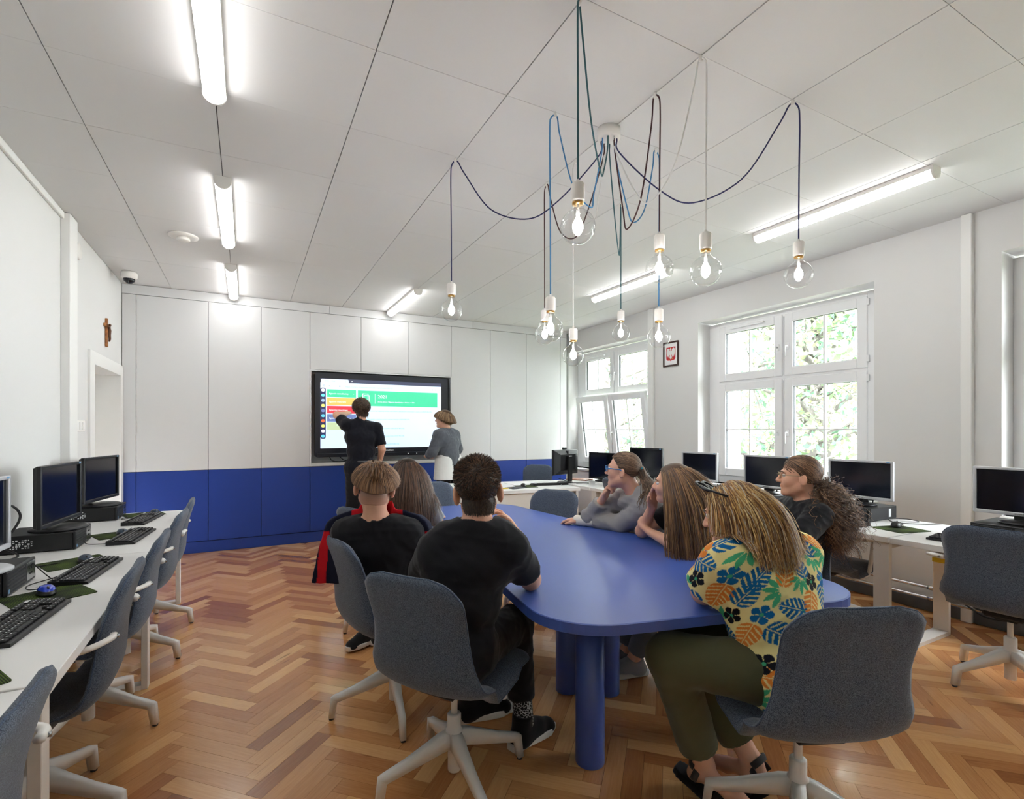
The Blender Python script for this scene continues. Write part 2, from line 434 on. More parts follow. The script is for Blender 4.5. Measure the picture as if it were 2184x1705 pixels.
# ---- windows: fixed frame, four sashes with panes, bars, handles
def sash(win, name, y0, y1, z0, z1, horiz, handle_y, tilt=0.0):
    """sash in a frame of its own: origin at its bottom inner edge, x towards outside"""
    w_, h_ = y1-y0, z1-z0; b = MB(); T = .062; st = .088
    for yy in (st/2, w_-st/2): b.box((T/2, yy, h_/2), (T, st, h_), bev=.006)
    for zz in (st/2, h_-st/2): b.box((T/2, w_/2, zz), (T-.0005, w_-2*st+.006, st), bev=.006)
    s = b.build(name, 'upvc', win, (-.012, y0, z0))
    s.rotation_euler = (0, -math.radians(tilt), 0)
    pw, ph = w_-2*st, h_-2*st
    p = MB(); p.box((T/2+.004, w_/2, h_/2), (.022, pw, ph)); p.build('pane', 'window_glass', s)
    g = MB()
    for yy in (st-.001, w_-st+.001): g.box((T/2, yy, h_/2), (.03, .007, ph))
    for zz in (st-.001, h_-st+.001): g.box((T/2, w_/2, zz), (.03, pw, .007))
    g.build('gasket', 'gasket', s)
    m_ = MB(); m_.box((T/2+.004, w_/2, h_/2), (.028, .017, ph)); m_.build('glazing_bar', 'upvc', s)
    if horiz: m_ = MB(); m_.box((T/2+.004, w_/2, h_/2), (.027, pw, .017)); m_.build('glazing_bar', 'upvc', s)
    hb = MB(); hz = h_*.47
    hb.box((-.006, handle_y-y0, hz), (.012, .03, .07), bev=.004)
    hb.tube([(-.008, handle_y-y0, hz), (-.045, handle_y-y0, hz), (-.05, handle_y-y0, hz-.03), (-.048, handle_y-y0, hz-.11)], .009, 8)
    hb.build('handle', 'upvc', s); return s
for k, (a, b_) in enumerate(WINS):
    win = empty('window_%d' % (k+1), (4.86, 0, 0), kind='structure')
    fr = MB(); X0, X1 = .0, .08
    for y0, y1 in ((a, a+.15), (b_-.15, b_)): fr.box(*bx(X0, X1, y0, y1, WZ0, WZ1-.02), bev=.004)
    fr.box(*bx(X0, X1, a+.15, b_-.15, WZ1-.09, WZ1-.02)); fr.box(*bx(X0, X1, a+.15, b_-.15, WZ0, WZ0+.085))
    fr.box(*bx(X0, X1, a+.15, b_-.15, 1.905, 1.965)); ym = (a+b_)/2; fr.box(*bx(X0+.01, X1, ym-.035, ym+.035, WZ0, WZ1-.03))
    fr.build('frame', 'upvc', win)
    tl = 7.5 if k == 0 else 0
    for (y0, y1, hy) in ((ym+.012, b_-.145, ym+.052), (a+.145, ym-.012, ym-.052)):
        s = sash(win, 'sash', y0, y1, 1.948, 2.582, False, hy)
        s = sash(win, 'sash', y0, y1, .878, 1.925, True, hy, tl)
    vt = MB(); vt.box((-.026, (ym+b_)/2-.05, 2.545), (.024, .42, .022), bev=.006); vt.build('vent', 'upvc', win)
    hg = MB()
    for zz in (2.53, 2.03, 1.86, 1.0): hg.box((-.012, a+.137, zz), (.02, .02, .06), bev=.003)
    hg.build('hinge', 'upvc', win)
    sl = MB(); sl.box(*bx(-.24, 0, a-.03, b_+.0, WZ0-.035, WZ0), bev=.008); sl.build('sill', 'trim_white', win)

# ---- door in the left wall near the cupboards
dr = empty('door_1', (XL, 0, 0), kind='structure')
b = MB()
b.box(*bx(-.30, .0, DY0, DY0+.05, 0, DZ-.05)); b.box(*bx(-.30, .0, DY1-.05, DY1, 0, DZ-.05)); b.box(*bx(-.30, .0, DY0, DY1, DZ-.05, DZ))
b.box(*bx(.0005, .018, DY0-.10, DY0+.052, 0, DZ-.052)); b.box(*bx(.0005, .018, DY1-.052, DY1+.055, 0, DZ-.052)); b.box(*bx(.0005, .018, DY0-.10, DY1+.055, DZ-.052, DZ+.06))
b.build('casing', 'trim_white', dr)
b = MB(); b.box(*bx(-.26, -.215, DY0+.05, DY1-.05, .004, DZ-.05)); lf = b.build('door_leaf', 'door_paint', dr)
b = MB(); b.tube([(-.215, DY0+.12, 1.02), (-.17, DY0+.12, 1.02), (-.17, DY0+.24, 1.02)], .01, 8); b.build('door_handle', 'steel', lf)

# ---- cupboard wall: flush white fronts over blue fronts
wb = wall('wall_back', [bx(XL-.3, XO, YBW, YBW+.2, -.1, 3.1)])
back = MB()
TX0, TX1, TZ0, TZ1 = .715, 2.555, .985, 2.135      # niche for the display
PXS = [-1.053, -.384, .158, .70, 1.32, 1.947, 2.569, 3.177, 3.786, 4.399]
back.box(*bx(XL, .70, YB+.026, YB+.05, .0, ZC)); back.box(*bx(2.569, 4.515, YB+.026, YB+.05, 0, ZC))
back.box(*bx(.70, 2.569, YB+.026, YB+.05, 0, TZ0-.02)); back.box(*bx(.70, 2.569, YB+.026, YB+.05, TZ1+.02, ZC))
b = MB(); b.box(*bx(4.502, 4.516, YB+.001, YBW, 0, ZC-.004)); b.build('end_panel', 'white_panel', wb)
back.build('carcass', 'dark_gap', wb)
def front(name, x0, x1, z0, z1, m):
    b = MB(); b.box(((x0+x1)/2, YB+.011, (z0+z1)/2), (x1-x0-.005, .022, z1-z0-.004), bev=.0012); return b.build(name, m, wb)
ZB, ZT, ZK = .942, 2.862, .128
for i in range(9):
    x0, x1 = PXS[i], PXS[i+1]
    front('blue_front', x0, x1, ZK+.006, ZB, 'blue_panel')
    if 3 <= i <= 5: front('white_front', x0, x1, TZ1+.018, ZT, 'white_panel')
    else: front('white_front', x0, x1, ZB, ZT, 'white_panel')
front('blue_filler', XL+.003, PXS[0], ZK+.006, ZB, 'blue_panel'); front('white_filler', XL+.003, PXS[0], ZB, ZT, 'white_panel')
front('blue_filler', PXS[-1], 4.515, ZK+.006, ZB, 'blue_panel'); front('white_filler', PXS[-1], 4.515, ZB, ZT, 'white_panel')
for x0, x1 in ((XL+.003, .93), (.93, 2.9), (2.9, 4.515)):
    b = MB(); b.box(*bx(x0+.001, x1-.001, YB+.004, YB+.022, ZT+.004, ZC-.004)); b.build('fascia', 'white_panel', wb)
for x0, x1 in ((XL+.003, 1.2), (1.2, 4.515)):
    b = MB(); b.box(*bx(x0+.001, x1-.001, YB+.012, YB+.026, .002, ZK)); b.build('plinth', 'blue_panel', wb)
b = MB()
b.box(*bx(TX0-.015, TX0, YB-.004, YB+.20, TZ0-.022, TZ1+.018)); b.box(*bx(TX1, TX1+.015, YB-.004, YB+.20, TZ0-.022, TZ1+.018))
b.box(*bx(TX0, TX1, YB-.004, YB+.20, TZ1, TZ1+.017)); b.box(*bx(TX0-.015, TX1+.015, YB-.006, YB+.20, TZ0-.04, TZ0))
b.box(*bx(TX0-.015, TX1+.015, YB+.20, YB+.21, TZ0-.04, TZ1+.018))
b.build('niche', 'white_panel', wb)

# ---- trunking, skirting
def trim(name, x0, x1, y0, y1, z0, z1, m='trim_white'):
    b = MB(); b.box(*bx(x0, x1, y0, y1, z0, z1), bev=.004); return tag(b.build(name, m), kind='structure')
trim('trim_1', XL, XL+.055, 4.72, 4.90, 0, ZC-.004)
trim('trim_2', XR-.045, XR, 1.68, 1.745, 0, ZC-.004)
trim('trim_3', XR-.035, XR, 4.915, 5.012, 0, ZC-.004)
trim('baseboard_right', XR-.018, XR, YN, YB, 0, .09, 'plinth_grey')
trim('baseboard_left', XL, XL+.014, YN, DY0-.1, 0, .08)
trim('trim_4', XL, XL+.022, YN, 4.72, ZC-.05, ZC-.002)

# ---- outside: ground, trees
b = MB(); b.box((22, 5, -4.6), (33, 60, .2)); tag(b.build('ground', mat('lawn', lin(128, 132, 112), .9, noise=(1.5, .2))), kind='structure')
mat('bark', lin(78, 74, 70), .9, noise=(12, .3))
lm = attr_mat('leaf', .5); _b = lm.node_tree.nodes['Principled BSDF']; _b.inputs['Transmission Weight'].default_value = 0
def leaf_shader():
    nt = lm.node_tree; b_ = nt.nodes['Principled BSDF']; at = [n for n in nt.nodes if n.type == 'ATTRIBUTE'][0]
    tl = nt.nodes.new('ShaderNodeBsdfTranslucent'); ad = nt.nodes.new('ShaderNodeMixShader'); ad.inputs[0].default_value = .5
    out = [n for n in nt.nodes if n.type == 'OUTPUT_MATERIAL'][0]
    nt.links.new(at.outputs['Color'], tl.inputs[0]); nt.links.new(b_.outputs[0], ad.inputs[1]); nt.links.new(tl.outputs[0], ad.inputs[2]); nt.links.new(ad.outputs[0], out.inputs[0])
leaf_shader()
def tree(x, y, h, r, seed, label, dens=12500):
    rg = np.random.default_rng(seed); t = empty('garden_tree', (x, y, -4.5), 0, label, 'tree', 'trees outside the windows')
    b = MB(); b.tube([(0, 0, 0), (.1, .05, h*.3), (-.05, .1, h*.6), (0, 0, h*.9)], [.2, .16, .1, .03], 9); b.build('trunk', 'bark', t)
    tips = []; br = MB()
    for k in range(60):
        z = h*(.3+.6*rg.random()); a = rg.random()*2*PI; ln = r*(.45+.6*rg.random())*(1.1-abs(z/h-.55))
        p0 = np.array([0, 0, z]); d = np.array([math.cos(a), math.sin(a), .35+.3*rg.random()]); q = p0+d*ln*.5+rg.normal(0, .12, 3); e = p0+d*ln+np.array([0, 0, -.3*ln*.4])+rg.normal(0, .15, 3)
        br.tube(spline([p0, q, e], 4), [.045-.0045*i for i in range(9)], 5); tips += [q*(1-f)+e*f for f in (0, .25, .5, .75, 1.0)]
        for _ in range(3):
            f0 = q*(.5)+e*.5; e2 = f0+rg.normal(0, .5, 3); br.tube([f0, (f0+e2)/2+rg.normal(0, .06, 3), e2], [.016, .011, .005], 4); tips += [e2, (f0+e2)/2]
    br.build('branches', 'bark', t)['kind'] = 'stuff'
    tips = np.array(tips); P = tips[rg.integers(0, len(tips), dens)]+rg.normal(0, .30, (dens, 3))
    nrm = rg.normal(0, 1, (dens, 3)); nrm[:, 2] += .6; nrm /= np.linalg.norm(nrm, axis=1)[:, None]
    ax = np.cross(nrm, rg.normal(0, 1, (dens, 3))); ax /= np.linalg.norm(ax, axis=1)[:, None]; sd = np.cross(nrm, ax)
    L = (.04+.05*rg.random(dens))[:, None]
    V = np.stack([P-ax*L, P+sd*L*.5-nrm*L*.12, P+ax*L, P-sd*L*.5-nrm*L*.12], 1).reshape(-1, 3)
    me = np_mesh('foliage', V, np.arange(dens*4).reshape(-1, 4), False)
    base = np.array([lin(92, 114, 80)[:3], lin(122, 140, 96)[:3], lin(80, 110, 90)[:3], lin(144, 152, 110)[:3]])
    set_col(me, np.repeat(base[rg.integers(0, 4, dens)]*(.8+.4*rg.random((dens, 1))), 4, 0)); me.materials.append(lm)
    link('foliage', me, None, t)['kind'] = 'stuff'
tree(8.5, 10.3, 8.4, 2.0, 1, 'leafy green tree seen through the tilted-open window by the cupboards')
tree(8.3, 5.0, 8.6, 2.0, 2, 'leafy green tree with dark branches behind the middle window')
tree(8.8, .1, 8.2, 2.0, 3, 'leafy green tree outside beyond the silver monitors')
tree(14.4, 9.2, 10.0, 3.0, 4, 'tall leafy tree in the second row behind the middle window', 11000)
tree(14.6, 16.6, 10.0, 3.0, 5, 'tall leafy tree in the second row behind the tilted-open window', 10000)

# ================================================================== swivel chairs
def chair_shell():
    prof = [(.252, .432), (.228, .452), (.14, .457), (.03, .449), (-.08, .440), (-.155, .446), (-.205, .474), (-.232, .53), (-.240, .60), (-.246, .68), (-.262, .76), (-.285, .84), (-.302, .892)]
    hw = [.232, .238, .246, .25, .25, .25, .248, .238, .218, .210, .214, .222, .222]
    P = spline(prof, 3); n = len(P); hwI = [float(np.interp(i/3, range(len(hw)), hw)) for i in range(n)]
    sl = np.concatenate([[0], np.cumsum([np.linalg.norm(P[i+1]-P[i]) for i in range(n-1)])]); S = sl[-1]; NT = 17
    A = np.zeros((n, NT, 3)); 
    for i in range(n):
        w_ = hwI[i]
        for d, r in ((sl[i], .10), (S-sl[i], .12)):
            if d < r: w_ = w_-r+math.sqrt(max(0, r*r-(r-d)**2))+.0
        w_ = max(w_, .05)
        t_ = (P[min(i+1, n-1)]-P[max(i-1, 0)]); t_ /= np.linalg.norm(t_); nr = np.array([t_[1], -t_[0]])
        if nr[1] < 0 and i < 8: nr = -nr
        if i >= 8 and nr[0] < 0: nr = -nr
        f = i/(n-1); curl = .036*(.5+.5*math.cos((f-.55)*5))*(1 if f < .9 else .6)
        for k in range(NT):
            tt = -1+2*k/(NT-1); e = abs(tt)**2.6
            y, z = P[i]+nr*curl*e; A[i, k] = (tt*w_, y, z)
    # normals from the grid
    du = np.gradient(A, axis=0); dv = np.gradient(A, axis=1); N = np.cross(dv, du); N /= np.linalg.norm(N, axis=2)[..., None]
    if N[4, NT//2, 2] < 0: N = -N
    # thickness swells in the middle, thins to a rounded rim
    V = []; edge = np.minimum.reduce([np.arange(n)[:, None]*np.ones(NT), (n-1-np.arange(n))[:, None]*np.ones(NT), np.ones((n, 1))*np.minimum(np.arange(NT), NT-1-np.arange(NT))*1.6])
    th = .006+.013*np.clip(edge/2.0, 0, 1)**.5
    top = A+N*th[..., None]; bot = A-N*th[..., None]; V = np.concatenate([top.reshape(-1, 3), bot.reshape(-1, 3)])
    o = n*NT; Q = []
    for i in range(n-1):
        for k in range(NT-1):
            a = i*NT+k; Q.append((a, a+1, a+NT+1, a+NT)); Q.append((o+a, o+a+NT, o+a+NT+1, o+a+1))
    ring = [(0, k) for k in range(NT)]+[(i, NT-1) for i in range(1, n)]+[(n-1, k) for k in range(NT-2, -1, -1)]+[(i, 0) for i in range(n-2, 0, -1)]
    for q in range(len(ring)):
        a = ring[q][0]*NT+ring[q][1]; b = ring[(q+1) % len(ring)]; b = b[0]*NT+b[1]; Q.append((a, o+a, o+b, b))
    seam = [bot[i, k]+N[i, k]*.004+(A[i, k]-A[i, NT//2])*0 for i, k in ring]
    return V, Q, seam
_cv, _cq, _seam = chair_shell()
_shell = np_mesh('seat_shell', _cv, _cq)
def make_chair(arms):
    r = empty('swivel_chair')
    sh = link('seat_shell', _shell, 'chair_fabric', r)
    b = MB(); b.tube([tuple(p) for p in _seam]+[tuple(_seam[0])], .0036, 6, cap=False); b.build('piping', 'chair_piping', sh)
    b = MB(); b.box((0, -.02, .408), (.17, .22, .035), bev=.01); b.box((0, -.02, .384), (.10, .12, .03), bev=.008); b.build('tilt_mechanism', 'black_matte', r)
    b = MB(); b.cyl((0, 0, .25), (0, 0, .385), .0135, 14); b.build('gas_lift', 'white_metal', r)
    b = MB(); b.lathe([(.0, .045), (.024, .045), (.0255, .05), (.0255, .16), (.034, .175), (.034, .205), (.0275, .215), (.0275, .268), (.024, .272), (.014, .272)], 20); b.build('column', 'white_metal', r)
    for k in range(4):
        a = PI/4+k*PI/2; M = Matrix.Rotation(a, 4, 'Z'); g = MB(); V = []
        for x, zt, zb, w_ in ((.012, .206, .150, .030), (.06, .197, .140, .026), (.12, .172, .122, .0215), (.20, .139, .102, .0185), (.272, .110, .083, .0165), (.296, .100, .05, .0165), (.305, .086, .006, .0165)):
            V += [(x, -w_, zb), (x, w_, zb), (x, w_*.72, zt), (x, -w_*.72, zt)]
        # last two rings fold down into the foot
        V[-8:] = [(.272, -.0165, .083), (.272, .0165, .083), (.300, .0125, .104), (.300, -.0125, .104)] + [(.284, -.015, .010), (.284, .015, .010), (.311, .0125, .010), (.311, -.0125, .010)]
        V[-12:-8] = [(.262, -.0165, .086), (.262, .0165, .086), (.284, .0125, .112), (.284, -.0125, .112)]
        Fc = [(0, 1, 2, 3)]
        for j in range(6):
            for q in range(4): Fc.append((4*j+q, 4*j+4+q, 4*j+4+(q+1) % 4, 4*j+(q+1) % 4))
        Fc.append((27, 26, 25, 24)); g.add(V, Fc, True, M); lg = g.build('base_leg', 'white_metal', r)
        g = MB(); g.add([], []); g.lathe([(.012, 0), (.012, .010)], 10, c=tuple(M @ Vector((.2975, 0, 0)))); g.build('glide', 'dark_grey', lg)
    b = MB(); b.tube([(.05, -.02, .39), (.17, -.02, .378), (.20, -.02, .385)], .005, 8); b.tube([(.185, -.02, .38), (.245, -.02, .405)], .0085, 8); b.build('lever', 'white_metal', r)
    if arms:
        for s in (-1, 1):
            b = MB(); pts = spline([(s*.205, -.262, .70), (s*.25, -.258, .702), (s*.292, -.215, .695), (s*.298, -.14, .682), (s*.296, -.02, .668), (s*.285, .03, .655), (s*.262, .05, .62), (s*.252, .045, .50), (s*.235, .02, .415), (s*.10, -.01, .402)], 4)
            b.tube(pts, .0125, 10, flat=.8); ar = b.build('armrest', 'white_metal', r)
            b = MB(); b.cyl((s*.222, -.272, .70), (s*.222, -.279, .70), .006, 10); b.build('bolt', 'steel', ar)
    return r
CH = {0: make_chair(False), 1: make_chair(True)}; _cu = {0: False, 1: False}
def chair(x, y, deg, label, group, arms=0, spin=0):
    """deg is the direction the sitter looks (0 = +X)"""
    o = CH[arms] if not _cu[arms] else copy_tree(CH[arms]); _cu[arms] = True
    o.location = (x, y, 0); o.rotation_euler = (0, 0, math.radians(deg-90)); tag(o, label, 'chair', group)
    for c in o.children:
        if c.name.split('.')[0] in ('base_leg', 'column'): c.rotation_euler = (0, 0, math.radians(spin))
    return o
GT, GL, GR = 'chairs around the blue table', 'chairs pushed in at the monitor desk by the door wall', 'chairs at the window desks'
chair(.734, 1.89, 34, 'blue-grey fabric swivel chair under the boy leaning on the blue table', GT, 0, 36-45+20)
chair(.66, 2.53, 10, 'blue-grey fabric swivel chair under the boy with the red-collared jacket', GT, 0, 28)
chair(.88, 3.50, 25, 'blue-grey fabric swivel chair under the brown-haired girl in a grey top', GT, 0, 0)
chair(1.68, 1.08, 66, 'blue-grey fabric swivel chair under the woman in the flowered shirt', GT, 0, 15)
chair(2.86, 2.0, 152, 'blue-grey fabric swivel chair under the girl with the curly ponytail', GT, 0, 10)
chair(2.50, 2.02, 165, 'blue-grey fabric swivel chair under the girl with loose waist-long hair', GT, 0, 30).location = (2.44, 2.08, 0)
chair(2.50, 2.62, 165, 'blue-grey fabric swivel chair under the girl in the grey hoodie', GT, 0, 12)
chair(2.06, 3.44, 212, 'empty blue-grey chair at the blue table in front of the white teacher desk', GT, 0, 8)
chair(1.58, 4.42, 268, 'empty blue-grey chair at the narrow end of the blue table', GT, 0, 20)
LL = ['armchair with blue-grey shell at the monitor desk, first one from the cupboard wall', 'armchair with blue-grey shell at the monitor desk, second one from the cupboard wall', 'armchair with blue-grey shell at the monitor desk, third one from the cupboard wall',
      'armchair with blue-grey shell at the monitor desk, fourth one from the cupboard wall', 'armchair with blue-grey shell at the monitor desk, fifth one from the cupboard wall']
for (x, y, d, s), l in zip([(-.645, 4.36, 182, 35), (-.645, 3.80, 178, 25), (-.655, 3.02, 180, 22), (-.665, 2.36, 181, 22), (-.675, 1.30, 180, 12)], LL): chair(x, y, d, l, GL, 1, s)
chair(3.68, 1.17, 4, 'blue-grey armchair before the window desk and its silver monitor by the wall duct', GR, 1, 12)
chair(3.68, 2.14, 0, 'dark blue-grey armchair pushed under the window desk behind the curly ponytail', GR, 1, 35)
chair(3.66, 4.14, -6, 'blue-grey armchair at the window desk corner beside the teacher desk', GR, 1, 0)
chair(3.55, 6.08, 228, 'blue-grey chair standing behind the white teacher desk', GR, 0, 0)

# ================================================================== blue table
tb = empty('conference_table', (1.55, 2.4, 0), 0, 'large blue table with rounded tapering top on round legs', 'table')
def round_poly(C, n=9):
    out = []; m_ = len(C)
    for i in range(m_):
        p = np.array(C[i][:2]); r = C[i][2]; a = np.array(C[i-1][:2]); b = np.array(C[(i+1) % m_][:2])
        d1 = (a-p)/np.linalg.norm(a-p); d2 = (b-p)/np.linalg.norm(b-p)
        cosv = float(d1@d2); half = math.acos(cosv)/2; t = r/math.tan(half); bis = (d1+d2)/np.linalg.norm(d1+d2); c = p+bis*(r/math.sin(half))
        s0, s1 = p+d1*t-c, p+d2*t-c; a0 = math.atan2(s0[1], s0[0]); a1 = math.atan2(s1[1], s1[0]); da = (a1-a0+PI) % (2*PI)-PI
        for k in range(n+1): q = a0+da*k/n; out.append((c[0]+r*math.cos(q), c[1]+r*math.sin(q)))
    return out
tp = round_poly([(.885, 1.385, .27), (2.27, 1.065, .22), (2.04, 4.10, .33), (1.275, 4.12, .12)])
tp = [(x-1.55, y-2.4) for x, y in tp]
b = MB()
def slab(b, poly, z0, z1, bev):
    c = np.mean(np.array(poly), 0); n = len(poly); rings = []
    for k, z in ((1-bev/.6, z0), (1, z0+bev), (1, z1-bev), (1-bev/.6, z1)): rings.append([(c[0]+(x-c[0])*k, c[1]+(y-c[1])*k, z) for x, y in poly])
    V = [p for r in rings for p in r]; Fc = [tuple(range(n-1, -1, -1)), tuple(range(3*n, 4*n))]
    for j in range(3): Fc += [(j*n+i, j*n+(i+1) % n, (j+1)*n+(i+1) % n, (j+1)*n+i) for i in range(n)]
    b.add(V, Fc)
slab(b, tp, .705, .745, .0025); b.build('table_top', 'table_blue', tb)
for (x, y) in ((1.285, 1.735), (1.53, 2.27), (1.71, 2.15), (1.955, 1.635), (1.43, 3.5), (1.85, 3.32)):
    b = MB(); b.lathe([(.060, 0), (.061, .003), (.061, .7045)], 28, c=(x-1.55, y-2.4, 0)); b.build('leg', 'table_blue', tb)

# ================================================================== desks
def desk(name, x0, x1, y0, y1, label, group, frames, leg=.03, legw=.06, inset=.02, rz=0, loc=None):
    cx, cy_ = (x0+x1)/2, (y0+y1)/2; r = empty(name, (cx, cy_, 0), rz, label, 'desk', group)
    w_, d = x1-x0, y1-y0
    b = MB(); b.box((0, 0, .7275), (w_-.003, d-.003, .035), bev=.002); b.build('desk_top', 'desk_white', r)
    for fy in frames:
        b = MB(); yy = fy-cy_
        for sx in (-1, 1): b.box((sx*(w_/2-inset-leg/2), yy, .355), (leg, legw, .71), bev=.002)
        b.box((0, yy, .0125), (w_-2*inset-2*leg, legw, .025)); b.box((0, yy, .69), (w_-2*inset-2*leg, legw, .03)); b.build('leg_frame', 'white_metal', r)
    b = MB(); b.box((-.18 if x0 > 0 else -.1, 0, .6945), (.04, d-.2, .03)); b.build('crossbar', 'white_metal', r)
    return r
GD = 'white computer desks'
desk('computer_desk', XL+.005, -.45, 3.315, 4.905, 'white computer desk by the door wall, next to the cupboards, with two black monitors', GD, (3.36, 4.86))
desk('computer_desk', XL+.005, -.45, 1.715, 3.305, 'white computer desk by the door wall holding the silver monitor and bright blue mouse', GD, (1.76,))
desk('computer_desk', XL+.005, -.45, .115, 1.705, 'white computer desk by the door wall, farthest desk from the cupboards', GD, (.16,))
WD = [(3.265, 4.66, (4.615,), 'white window desk between the teacher desk and the middle window'), (1.655, 3.255, (1.70, 3.21), 'white window desk behind the girl with the curly ponytail'), (.045, 1.645, (.09,), 'white window desk by the wall duct with a lone armchair before it'), (4.67, 5.55, (5.505,), 'white corner desk under the tilted-open window')]
for y0, y1, fs, l in WD:
    desk('computer_desk', 3.45, 4.27, y0, y1, l, GD, fs, .03, .09)
# teacher desk with a solid front
td = empty('teacher_desk', (2.595, 5.27, 0), math.radians(-8.6), 'white teacher desk with panelled front and keyboard on top', 'desk')
b = MB(); b.box((0, 0, .7275), (1.64, .93, .036), bev=.002); b.build('desk_top', 'desk_white', td)
b = MB(); b.box((0, -.43, .355), (1.50, .02, .70)); b.build('modesty_panel', 'ivory', td)
for sx in (-1, 1):
    b = MB(); b.box((sx*.79, -.0, .355), (.03, .90, .709)); b.build('side_panel', 'desk_white', td)

# ================================================================== ceiling lamps
def tube_lamp(x, y0, label):
    L = 1.2; r = empty('tube_lamp', (x, y0+L/2, ZC), 0, label, 'lamp', 'tube lamps on the ceiling')
    M = Matrix.Rotation(PI/2, 4, 'X')
    hs = [(.046, -.001), (.046, -.028), (-.046, -.028), (-.046, -.001)]
    b = MB(); b.prism([(p[0], p[1]) for p in hs][::-1], -L/2+.012, L/2-.012, M=M); b.build('housing', 'lamp_white', r)
    arc = [(.045*math.cos(a), -.028-.044*math.sin(a)) for a in np.linspace(0, PI, 13)]
    b = MB(); b.prism(arc[::-1], -L/2+.012, L/2-.012, M=M, sm=False); b.build('diffuser', 'tube_light', r)
    ca = [(.049, -.001)]+[(.049*math.cos(a), -.027-.048*math.sin(a)) for a in np.linspace(0, PI, 13)]+[(-.049, -.001)]
    for s in (-1, 1):
        b = MB(); b.prism(ca[::-1], s*(L/2-.006)-.006, s*(L/2-.006)+.006, M=M); b.build('end_cap', 'lamp_white', r)
tube_lamp(-.129, 1.50, 'white tube lamp of the row over the door-side desks, farthest from the cupboards')
tube_lamp(-.129, 3.60, 'white tube lamp beside the round ceiling vent')
tube_lamp(-.129, 5.47, 'white tube lamp over the door-side desks, against the cupboard wall')
tube_lamp(1.69, 5.45, 'white tube lamp on the ceiling above the interactive display')
tube_lamp(3.63, 1.48, 'white tube lamp parallel to the window wall, nearer the wall duct')
tube_lamp(3.63, 3.62, 'white tube lamp parallel to the window wall, behind the hanging bulbs')

# ================================================================== spider pendant
for n_, c in dict(cord_navy=(42, 44, 92), cord_teal=(52, 96, 104), cord_brown=(72, 40, 44), cord_blue=(74, 134, 184), cord_white=(228, 228, 226)).items(): mat(n_, lin(*c), .7)
CX, CY = 1.677, 2.10
sp = empty('pendant_cluster', (CX, CY, ZC), 0, 'spider pendant with coloured fabric cords and ten bare globe bulbs', 'pendant lamp')
b = MB(); b.lathe([(0, -.055), (.055, -.055), (.06, -.05), (.06, -.001)], 28); b.build('canopy', 'lamp_white', sp)
HOOKS = [  # hook x, y, bulb z, cord colour, sag z, sag position 0..1
    (1.07, 1.51, 2.127, 'teal', 2.60, .35), (1.685, 1.505, 2.058, 'white', 2.47, .5), (2.30, 1.505, 2.134, 'navy', 2.535, .48),
    (1.685, 1.77, 2.142, 'brown', 2.40, .42), (1.35, 2.11, 1.896, 'blue', 2.54, .35), (2.02, 2.12, 1.92, 'blue', 2.52, .5),
    (1.07, 2.735, 2.091, 'navy', 2.56, .5), (1.685, 2.73, 2.005, 'brown', 2.51, .5), (2.29, 2.74, 2.07, 'teal', 2.56, .8), (1.69, 2.42, 1.834, 'white', 2.55, .4)]
_g = MB(); prof = []
for k in range(25):
    a = -PI/2+PI*k/24*.93; prof.append((.0625*math.cos(a), .0625*math.sin(a)))
prof = prof[:-2]+[(.024, .060), (.020, .072), (.0185, .085)]
_g.lathe(prof, 32); globe = _g.mesh('bulb'); globe.materials.append(MATS['bulb_glass'])
_g = MB(); _g.lathe([(.0, .035), (.007, .035), (.004, .075), (.004, .085)], 10); stem = _g.mesh('glass_stem'); stem.materials.append(MATS['lamp_white'])
_g = MB()
_g.lathe([(0, -.022), (.012, -.018), (.019, -.004), (.018, .012), (.008, .032), (0, .036)], 10)
fila = _g.mesh('filament'); fila.materials.append(MATS['filament'])
_g = MB(); _g.lathe([(.0205, 0), (.0245, .006), (.0245, .062), (.021, .068), (.006, .070), (.005, .082)], 22); sock = _g.mesh('socket'); sock.materials.append(MATS['lamp_white'])
_g = MB(); _g.lathe([(.0205, 0), (.0205, .010)], 18); collar = _g.mesh('collar'); collar.materials.append(MATS['brass'])
_g = MB(); _g.lathe([(0, -.028), (.008, -.026), (.010, -.018), (.006, -.008), (.006, 0)], 12); hook = _g.mesh('ceiling_hook'); hook.materials.append(MATS['lamp_white'])
